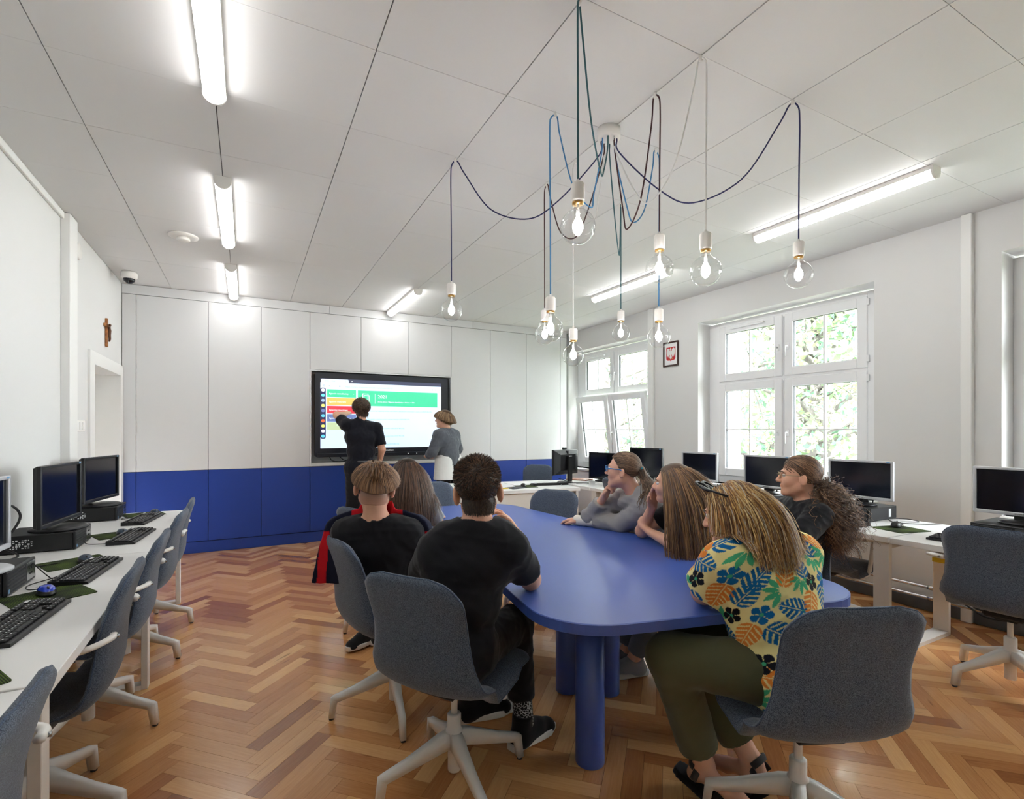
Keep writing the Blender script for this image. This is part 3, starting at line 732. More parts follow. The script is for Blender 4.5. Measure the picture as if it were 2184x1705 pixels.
for i, (hx, hy, bz, cc, sz, sf) in enumerate(HOOKS):
    H = np.array([hx-CX, hy-CY, 0]); an = math.atan2(H[1], H[0]); st = np.array([.04*math.cos(an), .04*math.sin(an), -.055]); ls = sz-ZC
    d = np.array([H[0], H[1], 0]); top = np.array([H[0], H[1], -.022]); un = d/np.linalg.norm(d)
    base = bz-ZC+.085+.08
    p = [st, st+np.array([0, 0, -.08])+d*.02]
    p += [st*(1-sf*.6)+d*sf*.55+np.array([0, 0, ls*.72]), d*sf+np.array([0, 0, ls]), d*(sf+(1-sf)*.5)+np.array([0, 0, ls*.80 if sf < .7 else ls*.86]), d*(sf+(1-sf)*.86)+np.array([0, 0, ls*.26])]
    p += [top-un*.012, top+un*.022+np.array([0, 0, -.012]), top+un*.03+np.array([0, 0, -.09])]
    off = un*.03; p += [np.array([H[0], H[1], base*.55])+off*.9, np.array([H[0], H[1], base])+off*.85]
    b = MB(); b.tube([tuple(q) for q in spline(p, 9)], .0036, 8); b.build('cord', 'cord_'+cc, sp)
    link('ceiling_hook', hook, None, sp, (H[0], H[1], 0))
    bp = np.array([H[0], H[1], bz-ZC])+off*.85
    s_ = link('socket', sock, None, sp, (bp[0], bp[1], bp[2]+.088)); link('collar', collar, None, s_, (0, 0, -.008))
    g_ = link('bulb', globe, None, sp, tuple(bp)); link('glass_stem', stem, None, g_); link('filament', fila, None, g_)

# ================================================================== interactive display
tv = empty('interactive_display', (1.632, YB, 0), 0, 'wide black interactive display showing a web page in a wall niche', 'display')
mat('tv_frame', lin(30, 33, 42), .35); 
def emis(name, r, g, b, e=1.0):
    m = mat(name, lin(r, g, b), .3, emit=(lin(r, g, b), e))
    try: m.cycles.emission_sampling = 'NONE'
    except Exception: pass
SE = .25
for n_, c in dict(scr_white=(206, 232, 250), scr_dark=(64, 68, 90), scr_green=(66, 200, 150), scr_gold=(214, 182, 96), scr_red=(206, 60, 72), scr_slate=(104, 122, 172), scr_sage=(186, 204, 164), scr_text=(252, 254, 255), scr_grey=(150, 176, 200), scr_link=(96, 166, 206), scr_navy=(42, 44, 84), scr_cyan=(96, 196, 226), scr_orange=(232, 110, 70), scr_yellow=(214, 214, 116), scr_black=(50, 54, 66)).items(): emis(n_, *c, SE)
b = MB(); z0, z1 = 1.056, 2.117
b.prism(rrect(1.748, 1.061, .03), 0, .085, M=Matrix.Translation((0, .065, (z0+z1)/2)) @ Matrix.Rotation(PI/2, 4, 'X')); b.build('casing', 'tv_frame', tv)
b = MB(); b.box((0, -.028, z0+.024), (1.70, .022, .048), bev=.006); b.build('control_bar', 'tv_frame', tv)
SX0, SX1, SZ0, SZ1 = -.812, .775, 1.165, 2.045
def scr(name, x0, x1, zt, zb, m, y=-.0215, parent=tv, r=0.0):
    """rectangle on the screen, given in screen fractions from the top-left corner"""
    X0 = SX0+(SX1-SX0)*x0; X1 = SX0+(SX1-SX0)*x1; T = SZ1-(SZ1-SZ0)*zt; B = SZ1-(SZ1-SZ0)*zb; b = MB(); W_, H_ = X1-X0, T-B
    M = Matrix.Translation(((X0+X1)/2, y, (T+B)/2)) @ Matrix.Rotation(PI/2, 4, 'X')
    b.prism(rrect(W_, H_, max(.0005, min(r, W_*.49, H_*.49)), 4), 0, .0006, M=M); return b.build(name, m, parent)
sg = scr('screen', 0, 1, 0, 1, 'scr_white', -.0205)
scr('browser_bar', 0, 1, 0, .055, 'scr_dark', -.0212, sg); scr('browser_tab', .005, .215, .006, .075, 'scr_white', -.0216, sg, .012)
scr('side_toolbar', .0, .040, .135, .86, 'scr_navy', -.0216, sg, .02)
tcols = ['scr_text', 'scr_cyan', 'scr_grey', 'scr_yellow', 'scr_slate', 'scr_cyan', 'scr_orange', 'scr_yellow', 'scr_text', 'scr_cyan']
for k, c in enumerate(tcols):
    z = .168+k*.073; scr('tool_icon', .006, .034, z-.022, z+.022, c, -.0220, sg, .03)
for k, c in enumerate(['scr_green', 'scr_gold', 'scr_red', 'scr_slate', 'scr_sage']): scr('menu_block', .05, .273, .155+k*.118, .155+k*.118+.108, c, -.0214, sg)
scr('banner', .287, .965, .155, .382, 'scr_green', -.0214, sg); scr('banner_rule', .425, .427, .195, .345, 'scr_text', -.0219, sg)
for (x, z) in ((.325, .20), (.335, .225)):
    for q in ((x, x+.045, z, z+.008), (x, x+.045, z+.085, z+.093), (x, x+.004, z, z+.093), (x+.041, x+.045, z, z+.093)): scr('page_icon', *q, 'scr_text', -.0219, sg)
def stext(body, fx, fz, size, m, align='LEFT'):
    M = Matrix.Translation((SX0+(SX1-SX0)*fx, -.0222, SZ1-(SZ1-SZ0)*fz)) @ Matrix.Rotation(PI/2, 4, 'X')
    text('screen_text', body, size, m, sg, M, align)
for k, t in enumerate(['Egzamin ósmoklasisty', 'Egzamin maturalny', 'Egzaminy zawodowe', 'Egzamin eksternistyczny']):
    stext(t, .066, .222+k*.118, .027, 'scr_text'); stext('>', .25, .222+k*.118, .024, 'scr_text')
stext('Oceny', .12, .68, .018, 'scr_white')
stext('2021 - CKE', .035, .045, .026, 'scr_grey'); stext('x', .19, .043, .024, 'scr_grey'); stext('+', .235, .04, .034, 'scr_text')
stext('https://cke.gov.pl/egzamin-osmoklasisty/arkusze/2021-2/', .19, .118, .027, 'scr_grey')
for x, t in ((.02, 'O'), (.062, '<-'), (.14, 'C'), (.915, 'o'), (.945, 'v'), (.978, ':')): stext(t, x, .116, .028, 'scr_black')
stext('2021', .448, .262, .062, 'scr_text'); stext('Strona główna > Egzamin ósmoklasisty > Arkusze > 2021', .448, .325, .0215, 'scr_text')
rows = [(.462, 'Zestaw zadań dla uczniów bez niepełnosprawności oraz uczniów ze specyficznymi trudnościami w uczeniu się (OPOP-100-2105)', .0185, 'scr_link'), (.50, 'Zasady oceniania', .0185, 'scr_grey'), (.535, 'Pobierz plik audio', .0185, 'scr_link'), (.585, 'Zestaw zadań dla uczniów z autyzmem, w tym z zespołem Aspergera (OPOP-200-2105)', .0185, 'scr_link'),
        (.632, 'Transkrypcja', .0185, 'scr_link'), (.668, 'Pobierz plik audio (zip)', .0185, 'scr_link'), (.72, 'Zestaw zadań dla uczniów słabowidzących, czcionka 16 pkt (OPOP-400-2105)', .0185, 'scr_link'), (.79, 'Pobierz plik audio', .0185, 'scr_link'), (.835, 'Zestaw zadań dla uczniów słabosłyszących, czcionka 24 pkt (OPOP-700-2105)', .0185, 'scr_link'), (.91, 'Pobierz plik', .0185, 'scr_link'), (.955, 'Zestaw zadań dla uczniów z niepełnosprawnością (OPOP-800-2105)', .0185, 'scr_link')]
for z, t, s_, m_ in rows: stext(t, .30, z, s_, m_)
text('maker_name', 'Promethean', .028, 'scr_text', tv, Matrix.Translation((.04, -.0395, z0+.018+.05)) @ Matrix.Rotation(PI/2, 4, 'X'), 'CENTER').location = (.04, -.0206, z0+.066)
b = MB()
for x in (.30, .42): b.lathe([(.0055, 0), (.0055, .003)], 10, M=Matrix.Translation((x, -.0385, z0+.026)) @ Matrix.Rotation(PI/2, 4, 'X'))
b.build('indicator_light', 'scr_text', tv)
b = MB()
for pts in ([(-.70, .04, z0+.01), (-.66, -.005, z0-.05), (-.5, -.008, z0-.062), (-.3, .0, z0-.06)], [(-.58, .04, z0+.01), (-.53, -.003, z0-.04), (-.44, -.006, z0-.061)]): b.tube([tuple(q) for q in spline(pts, 5)], .005, 6)
tag(b.build('display_cable', 'cable_black', tv))

# ================================================================== monitors, computers, keyboards, mice
def monitor(name, x, y, z, deg, w_, h_, lift, label, group, style='black', brand=None, base_r=.11):
    """deg: direction the screen faces; z: what the foot stands on; lift: gap from foot to the lower edge"""
    r = empty(name, (x, y, z), math.radians(deg-270), label, 'monitor', group); fm = 'silver_plastic' if style.startswith('silver') else 'black_plastic'
    # local frame: screen faces -Y
    zc = lift+h_/2; b = MB(); T = .05; bz = .016
    b.box((0, -.006, zc+h_/2-bz/2), (w_, .024, bz), bev=.003); b.box((0, -.006, zc-h_/2+bz*.65), (w_, .024, bz*1.3), bev=.003)
    for s in (-1, 1): b.box((s*(w_/2-bz/2), -.006, zc), (bz, .0235, h_-.004), bev=.003)
    b.build('bezel', fm, r)
    b = MB(); b.box((0, .0, zc), (w_-2*bz+.004, .014, h_-2*bz+.004)); b.build('screen', 'screen_black', r)
    b = MB(); k = .62
    V = [(-w_/2+.004, .006, zc-h_/2+.004), (w_/2-.004, .006, zc-h_/2+.004), (w_/2-.004, .006, zc+h_/2-.004), (-w_/2+.004, .006, zc+h_/2-.004)]
    V += [(-w_/2*.96, .02, zc-h_/2*.94), (w_/2*.96, .02, zc-h_/2*.94), (w_/2*.96, .02, zc+h_/2*.94), (-w_/2*.96, .02, zc+h_/2*.94)]
    V += [(-w_/2*k, T, zc-h_/2*k), (w_/2*k, T, zc-h_/2*k), (w_/2*k, T, zc+h_/2*k), (-w_/2*k, T, zc+h_/2*k)]
    Fc = [(0, 1, 2, 3), (11, 10, 9, 8)]+[(j+i, j+4+i, j+4+(i+1) % 4, j+(i+1) % 4) for j in (0, 4) for i in range(4)]
    b.add(V, Fc); b.build('back_cover', 'black_plastic', r)
    b = MB(); b.lathe([(0, 0), (base_r, 0), (base_r, .008), (base_r*.86, .016), (0, .02)], 32); st = b.build('foot', 'silver_plastic' if style == 'silver_foot' else 'black_plastic', r)
    b = MB()
    if style == 'silver': b.box((0, .03, (lift+.05)/2+.008), (.085, .03, lift+.05), bev=.006); b.tube([(.07, .03, .01), (.075, .03, .055)], .004, 6)
    else: b.box((0, .075, zc*.5+.05), (.075, .032, zc+.06), bev=.008); b.box((0, .055, zc), (.07, .05, .07), bev=.006)
    b.build('stand', 'black_plastic', r)
    if brand: text('maker_name', brand, .013, 'dark_grey' if style == 'silver' else 'silver_plastic', r, Matrix.Translation((0, -.0186, zc-h_/2+.006)) @ Matrix.Rotation(PI/2, 4, 'X'), 'CENTER')
    b = MB(); b.box((w_/2-.03, -.0185, zc+h_/2-bz*.5), (.022, .0015, .009)); b.build('energy_sticker', 'sticker_blue', r)
    return r

def add_kb():
    r = empty('keyboard'); b = MB(); L, D = .44, .135
    b.add([(-L/2, -D/2, 0), (L/2, -D/2, 0), (L/2, D/2, 0), (-L/2, D/2, 0), (-L/2, -D/2, .011), (L/2, -D/2, .011), (L/2, D/2, .024), (-L/2, D/2, .024)], [(3, 2, 1, 0), (4, 5, 6, 7), (0, 1, 5, 4), (1, 2, 6, 5), (2, 3, 7, 6), (3, 0, 4, 7)])
    b.build('tray', 'black_plastic', r); b = MB(); lg = MB(); p = .019
    rows = [(.052, [(-.21+.0*0, 1), ]), ]
    def key(x, y, w_):
        z = .011+(y+D/2)/D*.013; b.box((x, y, z+.0035), (w_*p-.0025, p*.84, .008), bev=.0018)
        if w_ < 1.6: lg.box((x-.002, y+.002, z+.0078), (.004, .004, .0006))
    for rr, y in enumerate((.050, .024, .007, -.010, -.027, -.044)):
        x = -.212
        if rr == 5: ws = [1.3, 1.3, 1.3, 5.6, 1.3, 1.3, 1.3, 1.5]
        elif rr == 0: ws = [1]*15
        else: ws = [[1]*13+[2], [1.5]+[1]*12+[1.5], [1.8]+[1]*11+[2.2], [2.3]+[1]*10+[2.7]][rr-1]
        for w_ in ws: key(x+w_*p/2, y, w_); x += w_*p
        for k in range(3):
            if rr not in (3,) and not (rr == 4 and k != 1): key(.098+k*p, y, 1)
        for k in range(4):
            if rr != 0: key(.158-.0+k*p*.86, y, .86)
    b.build('key_block', 'key_grey', r)['kind'] = 'stuff'; lg.build('key_legends', 'sticker_white', r)['kind'] = 'stuff'
    b = MB(); b.box((.185, .050, .0265), (.03, .012, .001)); b.build('logo', 'sticker_white', r)
    return r
KB = add_kb(); _ku = [0]
def keyboard(x, y, z, deg, label, g):
    o = KB if not _ku[0] else copy_tree(KB); _ku[0] = 1; o.location = (x, y, z); o.rotation_euler = (0, 0, math.radians(deg)); tag(o, label, 'keyboard', g)
def mouse(x, y, z, deg, label, g, top='mouse_slate', print_=False):
    r = empty('computer_mouse', (x, y, z), math.radians(deg), label, 'mouse', g); n, k = 20, 8; V, Fc = [], []
    for j in range(k+1):
        t = j/k; hh = math.sin(t*PI/2); rr = math.cos(t*PI/2)**.6
        for i in range(n):
            a = 2*PI*i/n; x_ = .030*rr*math.cos(a); y_ = .054*rr*math.sin(a); V.append((x_, y_-.004*t, .004+hh*.033*(1-.25*(y_/.054)**2)))
    for j in range(k): Fc += [(j*n+i, j*n+(i+1) % n, (j+1)*n+(i+1) % n, (j+1)*n+i) for i in range(n)]
    lo = [f for f in Fc if f[0] < 3*n]; hi = [f for f in Fc if f[0] >= 3*n]
    b = MB(); b.add(V, lo+[tuple(range(n-1, -1, -1))], True); b.build('body', 'black_plastic', r)
    b = MB(); b.add(V, hi+[tuple(k*n+i for i in range(n))], True); b.build('shell', top, r)
    b = MB(); b.lathe([(.007, -.003), (.007, .003)], 12, M=Matrix.Translation((0, .028, .030)) @ Matrix.Rotation(PI/2, 4, 'Y')); b.build('wheel', 'dark_grey', r)
    if print_:
        b = MB()
        for q in range(14):
            a = q*2.4; b.lathe([(.0022, 0), (.0022, .0012)], 6, M=Matrix.Translation((.016+.008*math.cos(a)*(q/14), -.036+.012*math.sin(a)*(q/14), .0265)) @ Matrix.Rotation(.5, 4, 'Y'))
        b.build('speckles', 'paper', r)['kind'] = 'stuff'
def pad(x, y, z, deg, label, g, w_=.22, d=.25):
    b = MB(); b.prism(rrect(w_, d, .012), 0, .0025); o = b.build('mouse_pad', 'mouse_pad', None, (x, y, z), math.radians(deg)); tag(o, label, 'mouse pad', g)
def computer(x, y, z, deg, label, g, w_=.30, d=.32, h_=.095, style=0):
    """small desktop case lying flat, front faces local -Y"""
    r = empty('desktop_computer', (x, y, z), math.radians(deg-270), label, 'computer', g); b = MB(); b.box((0, .006, h_/2+.003), (w_, d-.012, h_-.004), bev=.003); b.build('case', 'black_matte', r)
    b = MB(); b.box((0, -d/2+.004, h_/2+.003), (w_, .014, h_-.002), bev=.003); fr = b.build('front_panel', 'black_plastic', r)
    b = MB(); yy = -d/2-.0036
    nx = 26
    for i in range(nx):
        for j in range(6):
            xx = -w_/2+.012+i*(w_*.58)/nx; b.box((xx, yy, .014+j*(h_-.026)/5), (.0046, .0015, .006))
    b.build('grille', 'dark_grey', fr)['kind'] = 'stuff'
    b = MB(); b.box((w_*.30, yy, h_/2+.003), (w_*.30, .002, h_*.78), bev=.0008); b.build('port_plate', 'steel' if style == 0 else 'dark_grey', fr)
    b = MB()
    for i in range(2):
        for j in range(2): b.box((w_*.27+i*.022, yy-.0014, h_/2+.0+j*.022-.008), (.013, .001, .008))
    b.build('usb_port', 'black_matte', fr)
    b = MB(); b.box((-w_/2+.016, yy-.0006, .02), (.014, .001, .016)); b.build('badge', 'sticker_blue', fr)
    b = MB()
    side = -1 if style == 0 else 1
    for q in range(9):
        for p_ in range(5):
            if (q*7+p_*3) % 4: b.box((side*(w_/2+.0006), .02+q*.012, .030+p_*.010), (.0008, .0085-.002*((q+p_) % 3), .005+.0012*((q*p_) % 3)))
    if style == 0: b.build('rating_label', 'sticker_white', r)['kind'] = 'stuff'
    else:
        b = MB(); b.box((-.02, yy-.0006, .032), (.085, .001, .022)); b.build('asset_sticker', 'sticker_white', fr)
        b = MB(); b.box((-w_/2-.0006 if False else w_/2+.0006, .09, .05), (.001, .03, .06)); b.build('side_sticker', 'sticker_white', r)
    return r
def cable(pts, r_, label, cat='cable', group='loose computer cables', m='cable_black', name='cable'):
    b = MB(); b.tube([tuple(q) for q in spline(pts, 6)], r_, 6); tag(b.build(name, m), label, cat, group)
TZ = .7455; PT = TZ+.0985
GM, GP, GK, GMO, GPA = 'monitors on the desks', 'desktop computers under the monitors', 'keyboards on the desks', 'computer mice', 'mouse pads'
# door-side desks
for y, l in ((2.80, 'black desktop computer under the silver monitor by the door wall'), (3.70, 'black desktop computer with white rating label, between two others on the door-side desks'), (4.70, 'black desktop computer on the door-side desk end beside the cupboards')):
    computer(-.985, y, TZ, 0, l, GP)
monitor('monitor', -.93, 2.70, PT, -4, .47, .31, .05, 'silver-framed monitor with round silver foot on the door-side desks', GM, 'silver_foot')
MATS['_m'] = None
monitor('monitor', -.93, 3.70, PT, -6, .50, .33, .035, 'black monitor on the middle computer of the door-side desks', GM, 'black', None, .13)
monitor('monitor', -.95, 4.70, PT, -12, .50, .32, .04, 'black monitor with a torn sticker on the desk end beside the cupboards', GM, 'black', None, .13)
for x, y, d, l in ((-.675, 2.27, 85, 'black keyboard beside the bright blue mouse'), (-.638, 2.955, 84, 'black keyboard at the second place from the cut-off desk end, by a slate mouse'), (-.61, 3.79, 84, 'black keyboard in front of the middle black monitor by the door wall'), (-.655, 4.47, 82, 'black keyboard on the desk end beside the cupboards')): keyboard(x, y, TZ, d, l, GK)
for x, y, d, l in ((-.69, 2.61, -60, 'dark green striped mouse pad under the bright blue mouse'), (-.745, 3.20, -63, 'dark green striped mouse pad between two keyboards by the door wall'), (-.70, 3.93, -66, 'dark green striped mouse pad before the middle black monitor'), (-.70, 4.77, -70, 'dark mouse pad on the desk end beside the cupboards'), (-.70, 1.80, -60, 'dark mouse pad lying near the desk joint by the nearest armchair')): pad(x, y, TZ, d, l.replace(' by the nearest armchair', ' of the door-side row'), GPA)
mouse(-.70, 2.63, TZ+.0025, 205, 'glossy bright blue mouse with white speckles', GMO, 'mouse_blue', True)
mouse(-.70, 3.18, TZ+.0025, 200, 'slate blue mouse on the pad between two keyboards by the door wall', GMO)
mouse(-.68, 3.90, TZ+.0025, 200, 'slate blue mouse before the middle black monitor', GMO)
mouse(-.625, 4.75, TZ+.0025, 200, 'slate blue mouse on the desk end beside the cupboards', GMO)
cable([(-.83, 2.92, .83), (-.80, 2.90, .80), (-.74, 2.86, .752), (-.70, 2.84, .752), (-.69, 2.75, .755)], .0022, 'thin black cable from the computer to the second keyboard')
cable([(-.70, 2.68, .76), (-.78, 2.72, .752), (-.80, 2.80, .752), (-.74, 2.90, .752), (-.70, 3.0, .757)], .0022, 'thin looped cable of the bright blue mouse')
cable([(-.80, 3.20, .752), (-.90, 3.17, .751), (-1.0, 3.25, .751)], .0022, 'thin cable of the slate mouse between keyboards')
cable([(-.66, 3.60, .755), (-.73, 3.62, .752), (-.80, 3.66, .752), (-.826, 3.7, .775)], .0022, 'thin black cable of the keyboard at the middle computer')
cable([(-1.10, 3.3, .95), (-1.06, 3.42, 1.02), (-1.02, 3.45, .96), (-1.05, 3.4, .87), (-1.10, 3.25, .80), (-1.13, 3.1, .77)], .006, 'thick black monitor cable looping beside the black monitor')
cable([(-1.12, 3.52, .80), (-1.02, 3.42, .76), (-1.1, 3.3, .755), (-1.14, 3.15, .78)], .005, 'black power cable lying behind the silver monitor computer')
cable([(-.72, 4.60, .752), (-.80, 4.55, .752), (-.78, 4.66, .753), (-.83, 4.62, .765)], .0022, 'thin tangled cable by the desk end keyboard')
# window desks
for y, l in ((1.26, 'black desktop computer under the silver monitor by the wall duct'), (2.13, 'black desktop computer with white asset sticker behind the curly ponytail'), (2.89, 'dark desktop computer under the monitor behind the girl with glasses'), (3.63, 'dark desktop computer under the silver monitor beside the window jamb')): computer(4.06, y, TZ, 180, l, GP, .31, .36, .095, 1)
for y, l in ((1.235, 'silver monitor standing by the wall duct above the lone armchair'), (2.125, 'silver monitor on the sticker-marked computer below the middle window corner'), (2.885, 'silver monitor partly hidden by the girl with wire glasses'), (3.63, 'silver monitor between the two windows, beside the window jamb')): monitor('monitor', 4.05, y, PT, 181, .445, .285, .045, l, GM, 'silver', 'SAMSUNG', .105)
monitor('monitor', 4.08, 4.43, TZ, 184, .50, .33, .115, 'black monitor between the crest picture and the open window', GM, 'black', 'SAMSUNG', .11)
monitor('monitor', 4.02, 5.14, TZ, 186, .52, .345, .02, 'low black monitor behind the girl with blue glasses', GM, 'black', None, .11)
mt = monitor('monitor', 3.50, 5.24, TZ, 108, .48, .31, .10, 'black monitor turned away on the teacher desk, webcam on top', GM, 'black', None, .10)
wc = empty('webcam', (3.50, 5.24, TZ+.41), math.radians(108-270), 'small black webcam clipped on the turned-away monitor', 'webcam')
b = MB(); b.box((0, -.01, .014), (.085, .028, .026), bev=.01); b.build('body', 'black_plastic', wc); b = MB(); b.box((0, .02, -.02), (.03, .05, .006)); b.box((0, .042, -.05), (.028, .006, .06)); b.build('clip', 'black_plastic', wc)
b = MB(); b.lathe([(.008, 0), (.008, .004)], 14, M=Matrix.Translation((0, -.022, .014)) @ Matrix.Rotation(PI/2, 4, 'X')); b.build('lens', 'screen_black', wc)
keyboard(3.68, 2.12, TZ, -90, 'black keyboard before the sticker-marked computer by the curly ponytail', GK)
keyboard(3.66, 1.30, TZ, -90, 'black keyboard behind the lone armchair by the wall duct', GK)
keyboard(3.18, 5.10, TZ, 168, 'black keyboard on the teacher desk', GK)
pad(3.80, 1.75, TZ, -14, 'dark green mouse pad on the window desk, by coiled cable', GPA, .25, .22); mouse(3.86, 1.80, TZ+.0025, -75, 'black mouse on the dark green pad by the coiled cable', GMO, 'black_plastic')
pad(3.72, 2.50, TZ, -10, 'dark mouse pad on the window desk behind the curly-haired girl', GPA, .24, .22); mouse(3.66, 2.46, TZ+.0025, -80, 'black mouse beside the neck of the curly-haired girl', GMO, 'black_plastic')
pad(2.85, 5.08, TZ, -8, 'dark mouse pad on the teacher desk', GPA); mouse(2.82, 5.08, TZ+.0025, 160, 'black mouse on the teacher desk', GMO, 'black_plastic')
cable([(3.95, 1.80, .752), (4.05, 1.86, .755), (4.16, 1.80, .756), (4.22, 1.90, .755), (4.10, 1.96, .756), (4.0, 1.86, .754), (4.12, 1.74, .753), (4.24, 1.70, .752)], .003, 'black coiled cable on the window desk beside a mouse pad')
cable([(3.42, 5.28, .80), (3.55, 5.15, .752), (3.70, 5.05, .752), (3.62, 4.95, .752), (3.50, 5.0, .752)], .004, 'black cables at the foot of the turned-away monitor')
cable([(3.30, 5.02, .752), (3.24, 4.92, .751), (3.32, 4.88, .751), (3.36, 4.95, .751)], .002, 'thin white looped cable on the teacher desk', m='silver_plastic')
b = MB(); b.box((0, 0, .012), (.22, .17, .024), bev=.002); tag(b.build('document_tray', 'paper', None, (3.80, 4.80, TZ)), 'stack of white papers on the corner window desk', 'papers')
b = MB(); b.box((0, 0, .004), (.16, .045, .008), bev=.002); tag(b.build('highlighter', 'yellow_tape', None, (2.56, 5.0, TZ), .1), 'flat yellow highlighter pen on the teacher desk', 'pen')
b = MB(); b.box((0, 0, .004), (.20, .14, .008), bev=.002); tag(b.build('notebook', 'dark_grey', None, (2.68, 4.99, TZ), .2), 'dark closed notebook on the teacher desk', 'notebook')
r = empty('wall_socket', (4.42, YB, .86), 0, 'small white power socket on the blue cupboard front behind the teacher monitor', 'socket')
b = MB(); b.box((0, -.008, 0), (.075, .016, .115), bev=.003); b.build('plate', 'lamp_white', r); b = MB(); b.lathe([(.018, 0), (.018, .002)], 14, M=Matrix.Translation((0, -.016, 0)) @ Matrix.Rotation(PI/2, 4, 'X')); b.build('outlet', 'ivory', r)
mag = mat('magazine_print', lin(150, 96, 70), .4, noise=(40, .6)); b = MB(); b.box((0, 0, .006), (.21, .29, .012), bev=.001); tag(b.build('magazine', 'magazine_print', None, (3.86, 5.44, TZ), .5), 'glossy brown-toned magazine on the corner desk', 'magazine')
b = MB(); b.box((0, 0, .002), (.30, .21, .004)); tag(b.build('paper_sheet', 'paper', None, (2.95, 5.42, TZ), .1), 'white paper sheets on the far edge of the teacher desk', 'paper')
ky = empty('key_bunch', (1.98, 5.12, TZ), .3, 'small bunch of keys with red tag on the teacher desk', 'keys')
b = MB(); b.box((.05, .01, .002), (.055, .012, .003)); b.lathe([(.012, 0), (.012, .003)], 12, c=(.085, .012, .0005)); b.build('key', 'steel', ky)
b = MB(); b.box((.04, -.02, .0025), (.05, .012, .003)); b.build('key', 'steel', ky); b = MB(); b.box((-.02, 0, .006), (.05, .025, .01), bev=.003); b.build('tag', 'crest_red', ky)
b = MB(); b.tube([(.03*math.cos(a)+.0, .03*math.sin(a), .004) for a in np.linspace(0, 2*PI, 14)], .0018, 6); b.build('ring', 'steel', ky)

# ================================================================== wall and ceiling fittings
r = empty('ceiling_vent', (-.45, 4.86, ZC), 0, 'round white ceiling vent between tube lamp and door wall', 'vent')
b = MB(); b.lathe([(0, -.012), (.075, -.016), (.105, -.010), (.108, -.001)], 32); b.build('ring', 'lamp_white', r); b = MB(); b.lathe([(0, -.040), (.042, -.040), (.048, -.034), (.044, -.014)], 28); b.build('disc', 'lamp_white', r)
r = empty('security_camera', (-1.03, 6.22, ZC), 0, 'white dome security camera in the ceiling corner', 'security camera')
b = MB(); b.lathe([(0, -.075), (.055, -.07), (.068, -.055), (.07, -.02), (.06, -.001)], 28); b.build('housing', 'lamp_white', r); b = MB(); b.lathe([(0, -.118), (.025, -.112), (.044, -.094), (.052, -.066)], 24); b.build('dome', 'screen_black', r)
b = MB(); b.lathe([(.065, 0), (.065, .012), (.058, .016), (0, .016)], 28, M=Matrix.Translation((XL, 5.13, 2.81)) @ Matrix.Rotation(PI/2, 4, 'Y')); tag(b.build('blank_cover', 'lamp_white'), 'round white cover cap high on the door wall', 'cover')
r = empty('light_switch', (XL, 5.16, 1.43), 0, 'triple white light switch on the door wall', 'light switch')
b = MB(); b.box((.006, 0, 0), (.012, .27, .09), bev=.003); b.build('plate', 'lamp_white', r)
for k in range(3): b = MB(); b.box((.014, (k-1)*.085, 0), (.008, .055, .06), bev=.002); b.build('rocker', 'paper', r)
r = empty('crucifix', (XL, 6.02, 2.32), 0, 'brown wooden crucifix hanging on the wall above the door', 'crucifix')
b = MB(); b.box((.011, 0, -.0), (.02, .032, .27), bev=.003); b.build('upright', 'cross_wood', r); b = MB(); b.box((.0112, 0, .065), (.0205, .15, .030), bev=.003); b.build('crossbeam', 'cross_wood', r)
b = MB(); b.tube([(.03, 0, .055), (.034, 0, .02), (.032, .004, -.02), (.036, -.002, -.06), (.03, 0, -.085)], [.010, .014, .012, .010, .006], 10); b.lathe([(0, -.014), (.011, -.006), (.012, .004), (0, .016)], 12, c=(.035, .004, .073))
for s in (-1, 1): b.tube([(.03, s*.008, .05), (.03, s*.035, .058), (.028, s*.062, .068)], [.007, .0055, .004], 8)
b.build('figure', 'figure_wood', r)
# crest picture
r = empty('crest_picture', (XR, 4.63, 2.34), 0, 'brown-framed picture of a white eagle on a red shield', 'picture')
W_, H_ = .25, .305; b = MB()
for s in (-1, 1): b.box((-.010, s*(W_/2-.009), 0), (.020, .018, H_), bev=.003); b.box((-.0102, 0, s*(H_/2-.009)), (.0198, W_-.03, .018), bev=.003)
b.build('frame', 'walnut', r); b = MB(); b.box((-.004, 0, 0), (.006, W_-.03, H_-.03)); b.build('sheet', 'paper', r)
def flat(name, poly, m, x, sy=1):
    """outline in the picture plane: y runs to the viewer's left-hand side of the wall, mirrored for the wall's facing"""
    b = MB(); M = Matrix.Translation((x, 0, 0)) @ Matrix(((0, 0, -1, 0), (-1, 0, 0, 0), (0, 1, 0, 0), (0, 0, 0, 1))); b.prism(poly, 0, .0008, M=M); return b.build(name, m, r)
sh = [(-.075, .085), (.075, .085), (.075, -.055), (.068, -.07), (.05, -.078), (.012, -.08), (0, -.09), (-.012, -.08), (-.05, -.078), (-.068, -.07), (-.075, -.055)]
flat('shield', sh[::-1], 'crest_red', -.0075)
wing = [(.008, .03), (.018, .045), (.022, .06), (.032, .07), (.046, .074), (.06, .066), (.066, .05), (.068, .03), (.066, .008), (.06, -.014), (.055, -.03), (.05, -.012), (.046, -.04), (.04, -.018), (.035, -.045), (.03, -.02), (.024, -.04), (.02, -.012), (.01, -.01)]
flat('eagle_wing', wing[::-1], 'crest_white', -.0085); flat('eagle_wing', [(-x, y) for x, y in wing], 'crest_white', -.0085)
